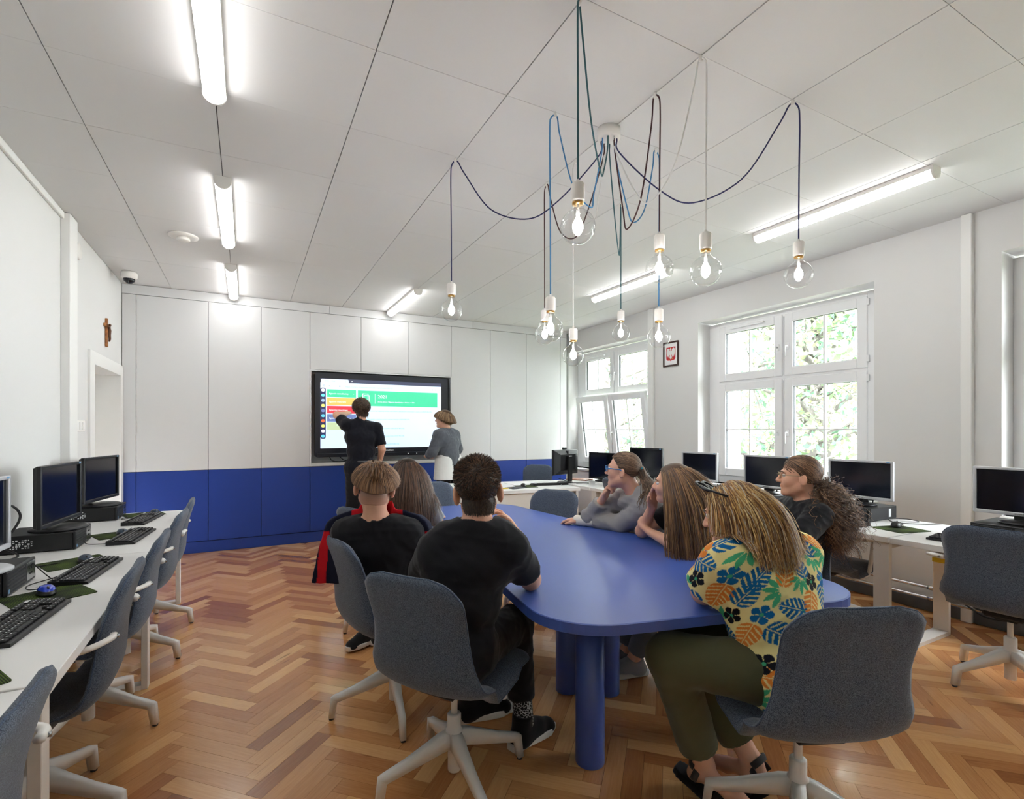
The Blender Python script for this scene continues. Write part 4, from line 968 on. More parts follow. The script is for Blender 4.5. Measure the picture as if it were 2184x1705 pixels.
flat('eagle_body', [(0, .075), (.010, .068), (.011, .055), (.008, .045), (.012, .03), (.015, .01), (.012, -.02), (.02, -.045), (.012, -.05), (.012, -.062), (.004, -.058), (0, -.072), (-.004, -.058), (-.012, -.062), (-.012, -.05), (-.02, -.045), (-.012, -.02), (-.015, .01), (-.012, .03), (-.006, .045), (-.012, .052), (-.02, .054), (-.012, .062), (-.008, .072)][::-1], 'crest_white', -.009)
flat('crown', [(-.009, .073), (.009, .073), (.011, .084), (.005, .079), (0, .085), (-.005, .079), (-.011, .084)][::-1], 'crest_gold', -.0092)
for s in (-1, 1): flat('talon', [(s*.02, -.048), (s*.028, -.052), (s*.034, -.064), (s*.026, -.06), (s*.024, -.07), (s*.019, -.06)][::s], 'crest_gold', -.0092)
# pipes and sockets along the window wall
for z, l in ((.20, 'upper thin steel heating pipe along the window wall'), (.12, 'lower thin steel heating pipe along the window wall')):
    b = MB(); b.cyl((XR-.075, -1.3, z), (XR-.075, 4.6, z), .0125, 12)
    for y in (.9, 1.9, 3.6): b.cyl((XR-.075, y-.03, z), (XR-.075, y+.03, z), .018, 12)
    for y in (.2, 2.6, 4.4): b.cyl((XR-.075, y, z), (XR, y, z), .006, 8)
    tag(b.build('heating_pipe', 'chrome'), l, 'pipe', 'heating pipes')
rd = empty('radiator_pipe', (XR, 2.55, 0), 0, 'bent steel radiator connection pipe under the window desk', 'pipe')
b = MB(); b.tube([tuple(q) for q in spline([(-.06, .25, .42), (-.09, .05, .42), (-.10, -.12, .40), (-.10, -.16, .30), (-.10, -.17, .22), (-.075, -.2, .2)], 6)], .011, 10); b.build('bend', 'steel', rd); b = MB(); b.cyl((-.06, .22, .42), (-.06, .30, .42), .022, 14); b.build('valve', 'steel', rd)
b = MB(); b.box((-.05, .30, .42), (.09, .05, .5), bev=.008); b.build('radiator_end', 'lamp_white', rd)
so = empty('wall_duct', (XR, 1.05, .42), 0, 'white cable duct with red power sockets under the window desk', 'cable duct')
b = MB(); b.box((-.03, 0, .0), (.06, 1.05, .13), bev=.006); b.build('duct', 'lamp_white', so)
for k in range(3):
    b = MB(); b.box((-.062, .34-k*.10, 0), (.008, .085, .085), bev=.004); s_ = b.build('socket', 'socket_red', so); b = MB(); b.cyl((-.064, .34-k*.10, .0), (-.11, .34-k*.10, -.01), .02, 12); b.build('plug', 'black_plastic', s_)
cable([(4.56, 1.39, .41), (4.52, 1.41, .30), (4.50, 1.45, .20), (4.52, 1.62, .15), (4.56, 1.75, .3)], .006, 'black power cable hanging from the red sockets')
cable([(4.56, 1.29, .41), (4.50, 1.30, .28), (4.49, 1.38, .15), (4.50, 1.55, .11), (4.54, 1.7, .16)], .006, 'second black power cable looping from the red sockets')
cable([(4.20, 2.32, .708), (4.30, 2.2, .58), (4.32, 2.1, .52), (4.33, 2.02, .60), (4.36, 2.1, .68), (4.35, 2.2, .6), (4.33, 2.12, .53)], .005, 'black cable coil hanging below the window desk')
b = MB(); b.box((0, 0, 0), (.034, .096, .03)); tag(b.build('tape_band', 'yellow_tape', None, (4.235, 1.70, .50)), 'yellow tape band around the rear leg of the window desk', 'tape')

# ================================================================== people: signed-distance bodies meshed with surface nets
def vec(*a): return np.array(a, float)
def nz(v): v = np.asarray(v, float); return v/np.linalg.norm(v)
class Fig:
    """sequence of blended primitives evaluated block by block on a grid"""
    def __init__(s): s.p = []
    def cone(s, a, b, ra, rb=None, k=.02, op='u', fa=False, fb=False, cut=None, ext=0.0):
        a, b = np.asarray(a, float), np.asarray(b, float); rb = ra if rb is None else rb
        ba = b-a; L = max(np.linalg.norm(ba), 1e-6); u = ba/L
        lo = np.minimum(a-ra, b-rb); hi = np.maximum(a+ra, b+rb)
        def f(P):
            q = P-a; h = q@u; t = np.clip(h/L, 0, 1); d = np.sqrt(np.maximum(((q-(t*L)[..., None]*u)**2).sum(-1), 1e-12))-(ra+(rb-ra)*t)
            if fa: d = np.maximum(d, -h)
            if fb: d = np.maximum(d, h-L)
            if cut is not None: d = np.maximum(d, (P-cut[0])@cut[1])
            return d
        s.p.append((f, lo, hi, op, k)); return s
    def ell(s, c, r, R=None, k=.02, op='u', cut=None):
        c, r = np.asarray(c, float), np.asarray(r, float); R = np.eye(3) if R is None else R; m_ = r.max()
        def f(P):
            q = (P-c)@R; k0 = np.sqrt(((q/r)**2).sum(-1))+1e-9; k1 = np.sqrt(((q/(r*r))**2).sum(-1))+1e-9; d = k0*(k0-1)/k1
            if cut is not None: d = np.maximum(d, (P-cut[0])@cut[1])
            return d
        s.p.append((f, c-m_, c+m_, op, k)); return s
    def fn(s, f, lo, hi, op='u', k=.01): s.p.append((f, np.asarray(lo, float), np.asarray(hi, float), op, k)); return s
    def mesh(s, name, h, org, fold=0.0, seed=0, wl=.075):
        us = [p for p in s.p if p[3] == 'u']; lo = np.min([p[1] for p in us], 0)-3*h-.01; hi = np.max([p[2] for p in us], 0)+3*h+.01
        n = np.ceil((hi-lo)/h).astype(int)+1; G = np.full(n, .08, np.float32); ax = [lo[i]+h*np.arange(n[i]) for i in range(3)]
        for f, a, b, op, k in s.p:
            m_ = max(.02, 2.2*k)+h; i0 = np.clip(np.floor((a-m_-lo)/h).astype(int), 0, n-1); i1 = np.clip(np.ceil((b+m_-lo)/h).astype(int)+1, 1, n)
            if (i1 <= i0).any(): continue
            X, Y, Z = np.meshgrid(*[ax[i][i0[i]:i1[i]] for i in range(3)], indexing='ij'); P = np.stack([X, Y, Z], -1)
            d = f(P).astype(np.float32); sl = tuple(slice(i0[i], i1[i]) for i in range(3)); g = G[sl]
            if op == 'u':
                if k < 1e-4: g2 = np.minimum(g, d)
                else: q = np.clip(.5+.5*(g-d)/k, 0, 1); g2 = g*(1-q)+d*q-k*q*(1-q)
            else:
                if k < 1e-4: g2 = np.maximum(g, -d)
                else: q = np.clip(.5-.5*(g+d)/k, 0, 1); g2 = g*(1-q)-d*q+k*q*(1-q)
            G[sl] = g2
        if fold:
            idx = np.nonzero(np.abs(G) < .03); P = np.stack([ax[i][idx[i]] for i in range(3)], -1)
            rg = np.random.default_rng(seed); v = np.zeros(len(P))
            for q in range(5):
                kv = nz(rg.normal(0, 1, 3)*[1, 1, 1.3])*2*PI/(wl*(.6+.9*rg.random())); mv = nz(rg.normal(0, 1, 3))*2*PI/(wl*2.2)
                v += np.abs(np.sin(P@kv*.5+1.6*np.sin(P@mv+q)+q*2))**.7
            G[idx] += (fold*(v/5-.62)).astype(np.float32)
        V, Q = nets(G, lo, h); return np_mesh(name, V-np.asarray(org), Q)
def nets(G, lo, h):
    S = G < 0; nx, ny, nz_ = G.shape; c = [S[i:nx-1+i, j:ny-1+j, k:nz_-1+k] for i in (0, 1) for j in (0, 1) for k in (0, 1)]
    cnt = sum(x.astype(np.uint8) for x in c); M = (cnt > 0) & (cnt < 8); ijk = np.argwhere(M); idx = np.full(M.shape, -1, np.int32); idx[M] = np.arange(len(ijk))
    acc = np.zeros((len(ijk), 3)); num = np.zeros(len(ijk)); i, j, k = ijk.T
    cor = [(a, b, e) for a in (0, 1) for b in (0, 1) for e in (0, 1)]; val = {q: G[i+q[0], j+q[1], k+q[2]].astype(float) for q in cor}
    for q in cor:
        for d in range(3):
            if q[d] == 0:
                r = list(q); r[d] = 1; r = tuple(r); va, vb = val[q], val[r]; cr = (va < 0) != (vb < 0); t = np.where(cr, va/np.where(cr, va-vb, 1), 0)
                for e in range(3): acc[:, e] += np.where(cr, q[e]+(t if e == d else 0), 0)
                num += cr
    V = (ijk+acc/num[:, None])*h+lo; Q = []
    for d in range(3):
        a = [slice(None)]*3; b = [slice(None)]*3; a[d] = slice(0, -1); b[d] = slice(1, None); s0, s1 = S[tuple(a)], S[tuple(b)]; E = np.argwhere(s0 != s1)
        o1, o2 = [(1, 2), (2, 0), (0, 1)][d]; ok = (E[:, o1] > 0) & (E[:, o2] > 0) & (E[:, o1] < G.shape[o1]-1) & (E[:, o2] < G.shape[o2]-1); E = E[ok]
        def at(x, y): q = E.copy(); q[:, o1] -= x; q[:, o2] -= y; return idx[q[:, 0], q[:, 1], q[:, 2]]
        quad = np.stack([at(1, 1), at(0, 1), at(0, 0), at(1, 0)], 1); fl_ = s1[tuple(E.T)]; quad[fl_] = quad[fl_][:, ::-1]; Q.append(quad)
    return V, np.concatenate(Q)

def frame(yaw, pitch=0, roll=0):
    """head/torso axes: columns right, forward, up; yaw in degrees from +X"""
    a = math.radians(yaw); f = vec(math.cos(a), math.sin(a), 0); r = vec(math.sin(a), -math.cos(a), 0); u = vec(0, 0, 1); p = math.radians(pitch); f2 = f*math.cos(p)+u*math.sin(p); u2 = u*math.cos(p)-f*math.sin(p)
    q = math.radians(roll); r3 = r*math.cos(q)+u2*math.sin(q); u3 = u2*math.cos(q)-r*math.sin(q)
    return np.stack([r3, f2, u3], 1)
CR_C, CR_R = vec(0, -.015, .033), vec(.0745, .094, .082)
def head_prims(g, H, R, k=1.0, ear=1.0):
    W = lambda *p: H+R@(vec(*p)*k)
    g.ell(W(*CR_C), CR_R*k, R, .02); g.ell(W(0, .025, -.035), vec(.058, .066, .078)*k, R, .03)
    for s in (-1, 1):
        g.cone(W(s*.048, -.005, -.055), W(s*.018, .062, -.092), .020*k, .016*k, .025); g.ell(W(s*.034, .056, -.024), vec(.026, .026, .026)*k, R, .02)
        g.ell(W(s*.031, .100, .010), vec(.016, .020, .011)*k, R, .012, 's')
        er = frame(0); Re = R@np.array([[math.cos(s*.35), -math.sin(s*.35), 0], [math.sin(s*.35), math.cos(s*.35), 0], [0, 0, 1]])
        g.ell(W(s*(.079+.006*(ear-1)*5), -.012, -.012), vec(.0085+.012*(ear-1), .0205*ear, .033*ear)*k, Re, .006); g.ell(W(s*(.089+.014*(ear-1)*5), -.006, -.008), vec(.007, .011*ear, .019*ear)*k, Re, .006, 's')
    g.cone(W(-.03, .079, .026), W(.03, .079, .026), .011*k, k=.015); g.cone(W(0, .086, .016), W(0, .108, -.022), .0075*k, .0115*k, .010)
    for s in (-1, 1): g.ell(W(s*.0105, .098, -.026), vec(.008, .010, .007)*k, R, .008)
    g.ell(W(0, .088, -.049), vec(.022, .009, .0055)*k, R, .006); g.ell(W(0, .086, -.059), vec(.019, .009, .006)*k, R, .006); g.ell(W(0, .073, -.089), vec(.020, .018, .018)*k, R, .02)
    g.cone(W(-.02, .098, -.0545), W(.02, .098, -.0545), .0022*k, k=.004, op='s')
def hand_prims(g, W, d, n, side, curl=(.35, .45, .3), thumb=.5, k=1.0, spread=.10):
    """W wrist, d towards the fingers, n out of the palm, side +1 when the thumb lies along d x n"""
    d = nz(d); n = nz(n-d*(n@d)); s = np.cross(d, n)*side; K = k
    base = [W+d*.088*K+s*(.030-.020*i)*K-d*(.004*abs(i-1.0))*K for i in range(4)]
    for i in range(4): g.cone(W-d*.005+s*(.014-.009*i)*K, base[i], .0155*K, .0105*K, .014)
    g.ell(W+d*.045*K, vec(.036, .046, .015)*K, np.stack([s, d, n], 1), .012)
    for i, L in enumerate((.068, .076, .070, .054)):
        p = base[i]; a = 0.0; dd = nz(d+s*spread*(1.5-i)*.5)
        for j, fr in enumerate((.45, .30, .25)):
            a += curl[j]*(1+.08*i); e = p+(dd*math.cos(a)+n*math.sin(a))*L*fr*K; g.cone(p, e, (.0092-.0008*j)*K, (.0086-.0009*j)*K, .004); p = e
    p = W+d*.022*K+s*.026*K+n*.004; e = p+nz(d*.7+s*.75*(1-thumb)+s*.15+n*.35*thumb)*.038*K; g.cone(W+d*.008, p, .015*K, .0135*K, .012); g.cone(p, e, .0125*K, .0105*K, .008)
    e2 = e+nz(d*.9+s*.25*(1-thumb)+n*.45*thumb)*.030*K; g.cone(e, e2, .0105*K, .0085*K, .004)
mat('skin', lin(222, 172, 146), .48, spec=.35, noise=(14, .06), bump=(260, .04))
_sb = MATS['skin'].node_tree.nodes['Principled BSDF']; _sb.inputs['Subsurface Weight'].default_value = .12; _sb.inputs['Subsurface Radius'].default_value = (.012, .005, .003); _sb.inputs['Subsurface Scale'].default_value = .6
mat('eye_white', lin(235, 232, 228), .25); mat('iris', lin(70, 80, 84), .2)
for n_, c in dict(tee_black=(25, 26, 31), tee_dark=(24, 24, 27), polo_navy=(17, 19, 29), trousers_black=(22, 22, 25), trousers_olive=(84, 84, 60), knit_grey=(86, 90, 98), shirt_white=(228, 228, 226), jeans_grey=(108, 118, 128), tee_grey=(146, 150, 152), hoodie_grey=(150, 149, 148), jacket_navy=(28, 32, 52), jacket_red=(202, 30, 42), canvas_black=(22, 22, 24), rubber_white=(222, 220, 214), sneaker_white=(206, 206, 204), sneaker_grey=(150, 150, 154), sandal_grey=(62, 60, 60), bandage=(232, 228, 216), sock_white=(226, 226, 224), belt_grey=(92, 92, 96), tie_teal=(24, 150, 168), frame_blue=(58, 120, 176)).items():
    mat(n_, lin(*c), .85, spec=.2, bump=(500, .12), sheen=.15 if c[0] < 200 else 0)
mat('wire_gold', lin(170, 150, 120), .3, metal=1.0)
def sock_mat():
    m = mat('sock_paisley', lin(18, 18, 20), .9); nt = m.node_tree; b = nt.nodes['Principled BSDF']; tc = nt.nodes.new('ShaderNodeTexCoord'); v = nt.nodes.new('ShaderNodeTexVoronoi'); v.feature = 'DISTANCE_TO_EDGE'; v.inputs['Scale'].default_value = 75
    mp = nt.nodes.new('ShaderNodeMapRange'); mp.inputs[1].default_value = .08; mp.inputs[2].default_value = .05; mx = nt.nodes.new('ShaderNodeMix'); mx.data_type = 'RGBA'; mx.inputs[6].default_value = lin(18, 18, 20); mx.inputs[7].default_value = lin(190, 190, 188)
    nt.links.new(tc.outputs['Object'], v.inputs['Vector']); nt.links.new(v.outputs['Distance'], mp.inputs[0]); nt.links.new(mp.outputs[0], mx.inputs[0]); nt.links.new(mx.outputs[2], b.inputs['Base Color'])
sock_mat()
hm = attr_mat('hair', .42, spec=.45); attr_mat('printed_cotton', .85, spec=.2)

def torso_prims(g, J, z=1.0, off=0.0, hem=None, chest=1.0, belly=1.0):
    """trunk from pelvis to shoulders; off inflates for cloth"""
    hip, nk = J['hip'], J['neck']; tr = nz(J['shR']-J['shL']); ax = nz(nk-hip); lr = J['hr']; mid = hip+(nk-hip)*.38; ch = hip+(nk-hip)*.68; o = off
    g.cone(hip-lr*.075*z, hip+lr*.075*z, .098*z*belly+o, k=.05); g.cone(hip, mid, .112*z*belly+o, .104*z*belly+o, .05); m2 = nz(tr+lr)
    g.cone(mid-m2*.055*z, mid+m2*.055*z, .098*z*belly+o, k=.05); g.cone(ch-tr*.075*z, ch+tr*.075*z, .099*z*chest+o, k=.05); g.cone(mid, ch, .10*z*chest+o, .10*z*chest+o, .04)
    up = nk-ax*.055; g.cone(up-tr*.10*z, up+tr*.10*z, .062*z+o, k=.045)
    for s in ('L', 'R'): g.cone(nk-ax*.01, J['sh'+s], .052*z+o*.8, .056*z+o, .035)
def limb(g, J, s, z=1.0, off=0.0, to=1.0, part='arm', k=.025):
    if part == 'arm': g.cone(J['sh'+s], J['el'+s], .052*z+off, .041*z+off, k); g.cone(J['el'+s], J['wr'+s], .041*z+off, .027*z+off, .02)
    else:
        h0 = J['hip']+J['hr']*(.088 if s == 'R' else -.088)*z; g.cone(h0, J['kn'+s], .088*z+off, .060*z+off, .04); g.cone(J['kn'+s], J['an'+s], .058*z+off, .037*z+off, .025)
        g.ell(J['kn'+s]*.62+J['an'+s]*.38-J['ff'+s]*.018, vec(.05, .05, .09)*z+off, np.stack([np.cross(J['ff'+s], nz(J['kn'+s]-J['an'+s])), J['ff'+s], nz(J['kn'+s]-J['an'+s])], 1), .03)
def bare_foot(g, a, f, z=1.0):
    g.cone(a, a-vec(0, 0, .05)-f*.035, .036, .030, .02); g.cone(a-vec(0, 0, .035), a+f*.13-vec(0, 0, .068), .033, .022, .025); g.cone(a+f*.10-vec(0, 0, .066), a+f*.165-vec(0, 0, .072), .028, .016, .02)
def shoe(parent, org, a, f, style, tilt=0.0):
    """a: ankle, f: toe direction (horizontal); tilt>0 lifts the heel"""
    u = vec(0, 0, 1); f = nz(f); c, s_ = math.cos(tilt), math.sin(tilt); fw, uw = f*c-u*s_, u*c+f*s_; sd = np.cross(fw, uw); B = lambda x, y, z: a+fw*x+sd*y+uw*z
    R = np.stack([sd, fw, uw], 1); up_m, so_m = {'hightop': ('canvas_black', 'rubber_white'), 'sneaker': ('sneaker_white', 'rubber_white'), 'grey': ('sneaker_grey', 'sneaker_white'), 'dark': ('canvas_black', 'rubber_white')}[style]
    g = Fig(); g.cone(B(-.012, 0, .045 if style == 'hightop' else .0), B(-.02, 0, -.05), .045, .044, .02, fa=True); g.cone(B(-.035, 0, -.055), B(.07, 0, -.055), .042, .041, .02); g.cone(B(.03, 0, -.02), B(.14, 0, -.058), .036, .030, .03); g.ell(B(.135, 0, -.064), vec(.043, .048, .028), R, .02)
    lo = B(0, 0, -.088); s0 = link('shoe', g.mesh('shoe', .006, org), up_m, parent); g = Fig(); th = .030 if style != 'sneaker' else .036
    def sole(P):
        q = P-lo; x, y, z = q@fw, q@sd, q@uw; w_ = np.interp(x, [-.09, -.06, 0, .08, .13, .19], [.020, .036, .037, .046, .046, .018]); dxy = np.maximum(np.abs(y)-w_, np.maximum(-.085-x, x-.185)); dz = np.abs(z-th/2)-th/2
        return np.maximum(dxy, dz)*1.0-.0
    g.fn(sole, np.minimum(B(-.11, -.05, -.10), B(.2, .05, -.04))-.06, np.maximum(B(-.11, -.05, -.10), B(.2, .05, -.04))+.06)
    link('sole', g.mesh('sole', .005, org), so_m, s0)
    b = MB()
    for k in range(5):
        x = .045+k*.02; z = -.012-k*.0075
        b.tube([tuple(B(x, -.03, z-.012)-org), tuple(B(x+.003, 0, z+.008)-org), tuple(B(x+.006, .03, z-.012)-org)], .0028, 5)
    b.build('laces', 'sock_white' if style in ('hightop', 'dark') else 'cable_black', s0)
def hairline(y): return np.interp(y, [-1, -.55, -.2, .12, .30, .62, 1], [-.98, -.82, -.50, -.36, -.02, .46, .66])
def scalp_shell(H, R, k, thick, low=None, drop=0.0, nape=False):
    """thin cap over the cranium down to the hairline"""
    g = Fig(); c = H+R@(CR_C*k); r = CR_R*k+thick
    def f(P):
        q = (P-c)@R; k0 = np.sqrt(((q/r)**2).sum(-1))+1e-9; k1 = np.sqrt(((q/(r*r))**2).sum(-1))+1e-9; d = k0*(k0-1)/k1; hl = hairline(q[..., 1]/r[1])-drop
        if low is not None: hl = np.maximum(hl, low)
        d = np.maximum(d, (hl-q[..., 2]/r[2])*r[2]*.8)
        if nape:
            n0 = (P-(H+R@(vec(0, -.030, -.045)*k)))@R; rn = vec(.063, .052, .062)*k+thick*.25; e0 = np.sqrt(((n0/rn)**2).sum(-1)); d2 = np.maximum((e0-1)*.055, np.maximum(n0[..., 1]-.010, -n0[..., 2]-.036)); d = np.minimum(d, d2)
        return d
    g.fn(f, c-r.max()-(.04 if nape else 0), c+r.max()); return g
def roots(n, rg, low=None, drop=0.0):
    out = []
    while len(out) < n:
        v = rg.normal(0, 1, (n*3, 3)); v /= np.linalg.norm(v, axis=1)[:, None]; hl = hairline(v[:, 1])-drop
        if low is not None: hl = np.maximum(hl, low)
        out += list(v[v[:, 2] > hl])
    return np.array(out[:n])
def grow(H, R, k, dirs, comb, length, steps, grav, rg, layer=(.03, .12), jitter=.05, caps=(), wave=0.0, freq=9, curl=0.0, pull=None):
    """strands in world space: start on the scalp, follow comb, sag, keep out of head and body"""
    c = H+R@(CR_C*k); r = CR_R*k; n = len(dirs); P = c+(dirs*r*1.01)@R.T; D = comb/np.linalg.norm(comb, axis=1)[:, None]; L = length*np.ones(n) if np.isscalar(length) else length
    st = (L/steps)[:, None]; lay = 1+layer[0]+(layer[1]-layer[0])*rg.random(n); out = [P.copy()]; ph = rg.random(n)*2*PI; ph2 = rg.random(n)*2*PI; s1 = nz_rows(rg.normal(0, 1, (n, 3)))
    for j in range(steps):
        D = D+vec(0, 0, -1)*grav/steps*3+rg.normal(0, jitter, (n, 3))
        if pull is not None: D = D+(pull-P)*(3.0/steps)*min(1, 2*j/steps+.3)
        D /= np.linalg.norm(D, axis=1)[:, None]; P = P+D*st
        q = (P-c)@R/r; m_ = np.linalg.norm(q, axis=1); l2 = 1+(lay-1)*min(1, (j+1)/4); ins = m_ < l2
        if ins.any(): q[ins] *= (l2[ins]/m_[ins])[:, None]; P[ins] = c+(q[ins]*r)@R.T
        q = (P-(H+R@(vec(0, .01, -.045)*k)))@R/(vec(.066, .07, .08)*k); m_ = np.linalg.norm(q, axis=1); ins = m_ < 1.05
        if ins.any(): q[ins] *= (1.06/m_[ins])[:, None]; P[ins] = H+R@(vec(0, .01, -.045)*k)+(q[ins]*(vec(.066, .07, .08)*k))@R.T
        for a, b, rr in caps:
            ba = b-a; t = np.clip(((P-a)@ba)/(ba@ba), 0, 1); cp = a+t[:, None]*ba; v = P-cp; m_ = np.linalg.norm(v, axis=1); l3 = rr+.004+.02*(lay-1)/max(layer[1], .01); ins = m_ < l3
            if ins.any(): P[ins] = cp[ins]+v[ins]*(l3[ins]/m_[ins])[:, None]
        out.append(P.copy())
    A = np.stack(out, 1)
    if wave or curl:
        t = np.linspace(0, 1, steps+1)[None, :, None]; s2 = np.cross(s1, vec(0, 0, 1)); A = A+s1[:, None]*(wave*t*np.sin(freq*t+ph[:, None, None]))+ (s2[:, None]*np.cos(freq*2.2*t+ph2[:, None, None])+s1[:, None]*np.sin(freq*2.2*t+ph2[:, None, None]))*curl*np.minimum(1, t*4)
    return A
def nz_rows(v): return v/np.linalg.norm(v, axis=1)[:, None]
def strands(name, parent, org, A, width, cols, rg, center, tip=.35, root_dark=.75):
    """flat tapering locks; cols (n,3) base colour per strand"""
    n, m_, _ = A.shape; T = np.gradient(A, axis=1); T /= np.linalg.norm(T, axis=2)[..., None]+1e-9; out = A-center; out[..., 2] *= .3; out /= np.linalg.norm(out, axis=2)[..., None]+1e-9
    S = np.cross(T, out); S /= np.linalg.norm(S, axis=2)[..., None]+1e-9; N = np.cross(S, T); t = np.linspace(0, 1, m_)[None, :, None]; w_ = width*(.7+.6*rg.random((n, 1, 1)))*(1-(1-tip)*t**2)
    V = np.stack([A-S*w_-N*w_*.25, A+N*w_*.35, A+S*w_-N*w_*.25], 2).reshape(-1, 3)-org
    i = (np.arange(n)[:, None]*m_+np.arange(m_-1)[None]).ravel()*3; Q = np.concatenate([np.stack([i, i+1, i+4, i+3], 1), np.stack([i+1, i+2, i+5, i+4], 1)])
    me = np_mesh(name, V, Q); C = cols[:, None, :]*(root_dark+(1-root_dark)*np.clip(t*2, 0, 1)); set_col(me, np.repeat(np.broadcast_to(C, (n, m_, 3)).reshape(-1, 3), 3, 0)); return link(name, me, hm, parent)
def nape_locks(J, k, o, r, n, pal, seed, ln=.014, width=.0016):
    rg = np.random.default_rng(seed); R, H = J['R'], J['head']; a = rg.uniform(-1.35, 1.35, n); z = rg.uniform(-.62, .6, n); c = np.sqrt(1-z*z); dv = np.stack([np.sin(a)*c, -np.cos(a)*c, z], 1)
    P = H+((vec(0, -.030, -.045)+dv*(vec(.0605, .0525, .0625)))*k)@R.T; D = nz_rows((dv*.35+vec(0, 0, -1))@R.T+rg.normal(0, .15, (n, 3))); L = (ln*(.6+.6*rg.random(n)))[:, None]
    A = np.stack([P+D*L*t+R[:, 2]*0 for t in np.linspace(0, 1, 4)], 1); strands('nape_hair', r, o, A, width, hair_cols(n, rg, pal), rg, H, .4, .8)
def crown_fill(J, k, o, r, crown, pal, seed, ln=.035, n=700, width=.0018, swirl=1.0, lim=.86):
    rg = np.random.default_rng(seed); R, H = J['R'], J['head']; dv = nz_rows(np.tile(crown, (n, 1))+rg.normal(0, .30, (n, 3))); sw = np.cross(np.tile(crown, (n, 1)), dv); sw = nz_rows(sw+1e-4)
    strands('crown_locks', r, o, grow(H, R, k, dv, (sw*swirl-dv*.0+rg.normal(0, .35, (n, 3))+vec(0, .3, .3))@R.T, ln, 5, .1, rg, (.05, .14), .12), width, hair_cols(n, rg, pal), rg, H+R@(CR_C*k), .4, .9)
def hair_cols(n, rg, pal, wts=None, var=.18):
    pal = np.array([lin(*c)[:3] for c in pal]); return pal[rg.choice(len(pal), n, p=wts)]*(1-var+2*var*rg.random((n, 1)))

def person(label, J, sz=1.0, hk=1.0, bodyh=.0058, seat=True):
    org = vec(J['hip'][0], J['hip'][1], 0); r = empty('person', tuple(org), 0, label, 'person', 'people in the classroom'); R = frame(*J['hd']); J['R'] = R; H = J['head']; g = Fig()
    torso_prims(g, J, sz*.94)
    for s in ('L', 'R'):
        limb(g, J, s, sz); limb(g, J, s, sz*.95, part='leg'); bare_foot(g, J['an'+s], J['ft'+s])
        hs = J.get('hand'+s)
        if hs: hand_prims(g, J['wr'+s], hs[0], hs[1], hs[2], *hs[3:])
    hb = H+R@(vec(0, -.022, -.05)*hk); ear = J.get('ear', 1.0); g.cone(J['neck']-nz(J['neck']-J['hip'])*.03, hb, .058*sz, .053*hk, .03); head_prims(g, H, R, hk, ear)
    link('body', g.mesh('body', bodyh, org), 'skin', r)
    for s in (-1, 1):
        e = MB(); e.lathe([(.0115*math.cos(a), .0115*math.sin(a)) for a in np.linspace(-PI/2, PI/2, 9)], 14); p = H+R@(vec(s*.031, .0765, .009)*hk)-org
        eo = e.build('eye', 'eye_white', r, tuple(p)); e = MB(); M = Matrix((tuple(R[0]), tuple(R[1]), tuple(R[2]))).to_4x4(); e.lathe([(.0052, 0), (.0035, .0014), (0, .0016)], 12, M=M @ Matrix.Translation((0, .0108, 0)) @ Matrix.Rotation(-PI/2, 4, 'X')); e.build('iris', 'iris', eo)
        bw = MB(); pts = [H+R@(vec(s*x, y, z)*hk)-org for x, y, z in ((.016, .0955, .027), (.03, .0915, .031), (.046, .078, .027))]; bw.tube([tuple(q) for q in pts], [.0025, .003, .0015], 6); bw.build('eyebrow', 'figure_wood', r)
    return r, org
def cloth(r, org, name, m, build, h=.0066, fold=.006, seed=0, wl=.075):
    g = Fig(); build(g); return link(name, g.mesh(name, h, org, fold, seed, wl), m, r)
def sleeves(g, J, fr=.55, off=.016, z=1.0, long_=False):
    for s in ('L', 'R'):
        f_ = fr[s] if isinstance(fr, dict) else fr; a, e, w_ = J['sh'+s], J['el'+s], J['wr'+s]
        if f_ <= 1: g.cone(a, a+(e-a)*f_, .056*z+off, .050*z+off*1.25, .025, fb=True)
        else:
            g.cone(a, e, .056*z+off, .047*z+off, .03); g.cone(e, e+(w_-e)*(f_-1), .046*z+off, .033*z+off, .025, fb=True)
def tee(J, fr=.55, off=.012, z=1.0, belly=1.0, chest=1.0, hem=True):
    def b(g):
        torso_prims(g, J, z, off, chest=chest, belly=belly); 
        if hem: g.cone(J['hip']-J['hr']*.085*z, J['hip']+J['hr']*.085*z, .100*z*belly+off+.004, k=.04)
        sleeves(g, J, fr, off, z); 
    return b
def trousers(J, off=.010, to=(1.0, 1.0), z=1.0, width=0.0):
    def b(g):
        g.cone(J['hip']-J['hr']*.075*z, J['hip']+J['hr']*.075*z, .100*z+off, k=.04)
        for s, t in zip(('L', 'R'), to):
            h0 = J['hip']+J['hr']*(.088 if s == 'R' else -.088)*z; k_ = J['kn'+s]; e = k_+(J['an'+s]-k_)*t; g.cone(h0, k_, .090*z+off, .066*z+off, .04); g.cone(k_, e, .064*z+off, .046*z+off+width, .03, fb=True)
    return b

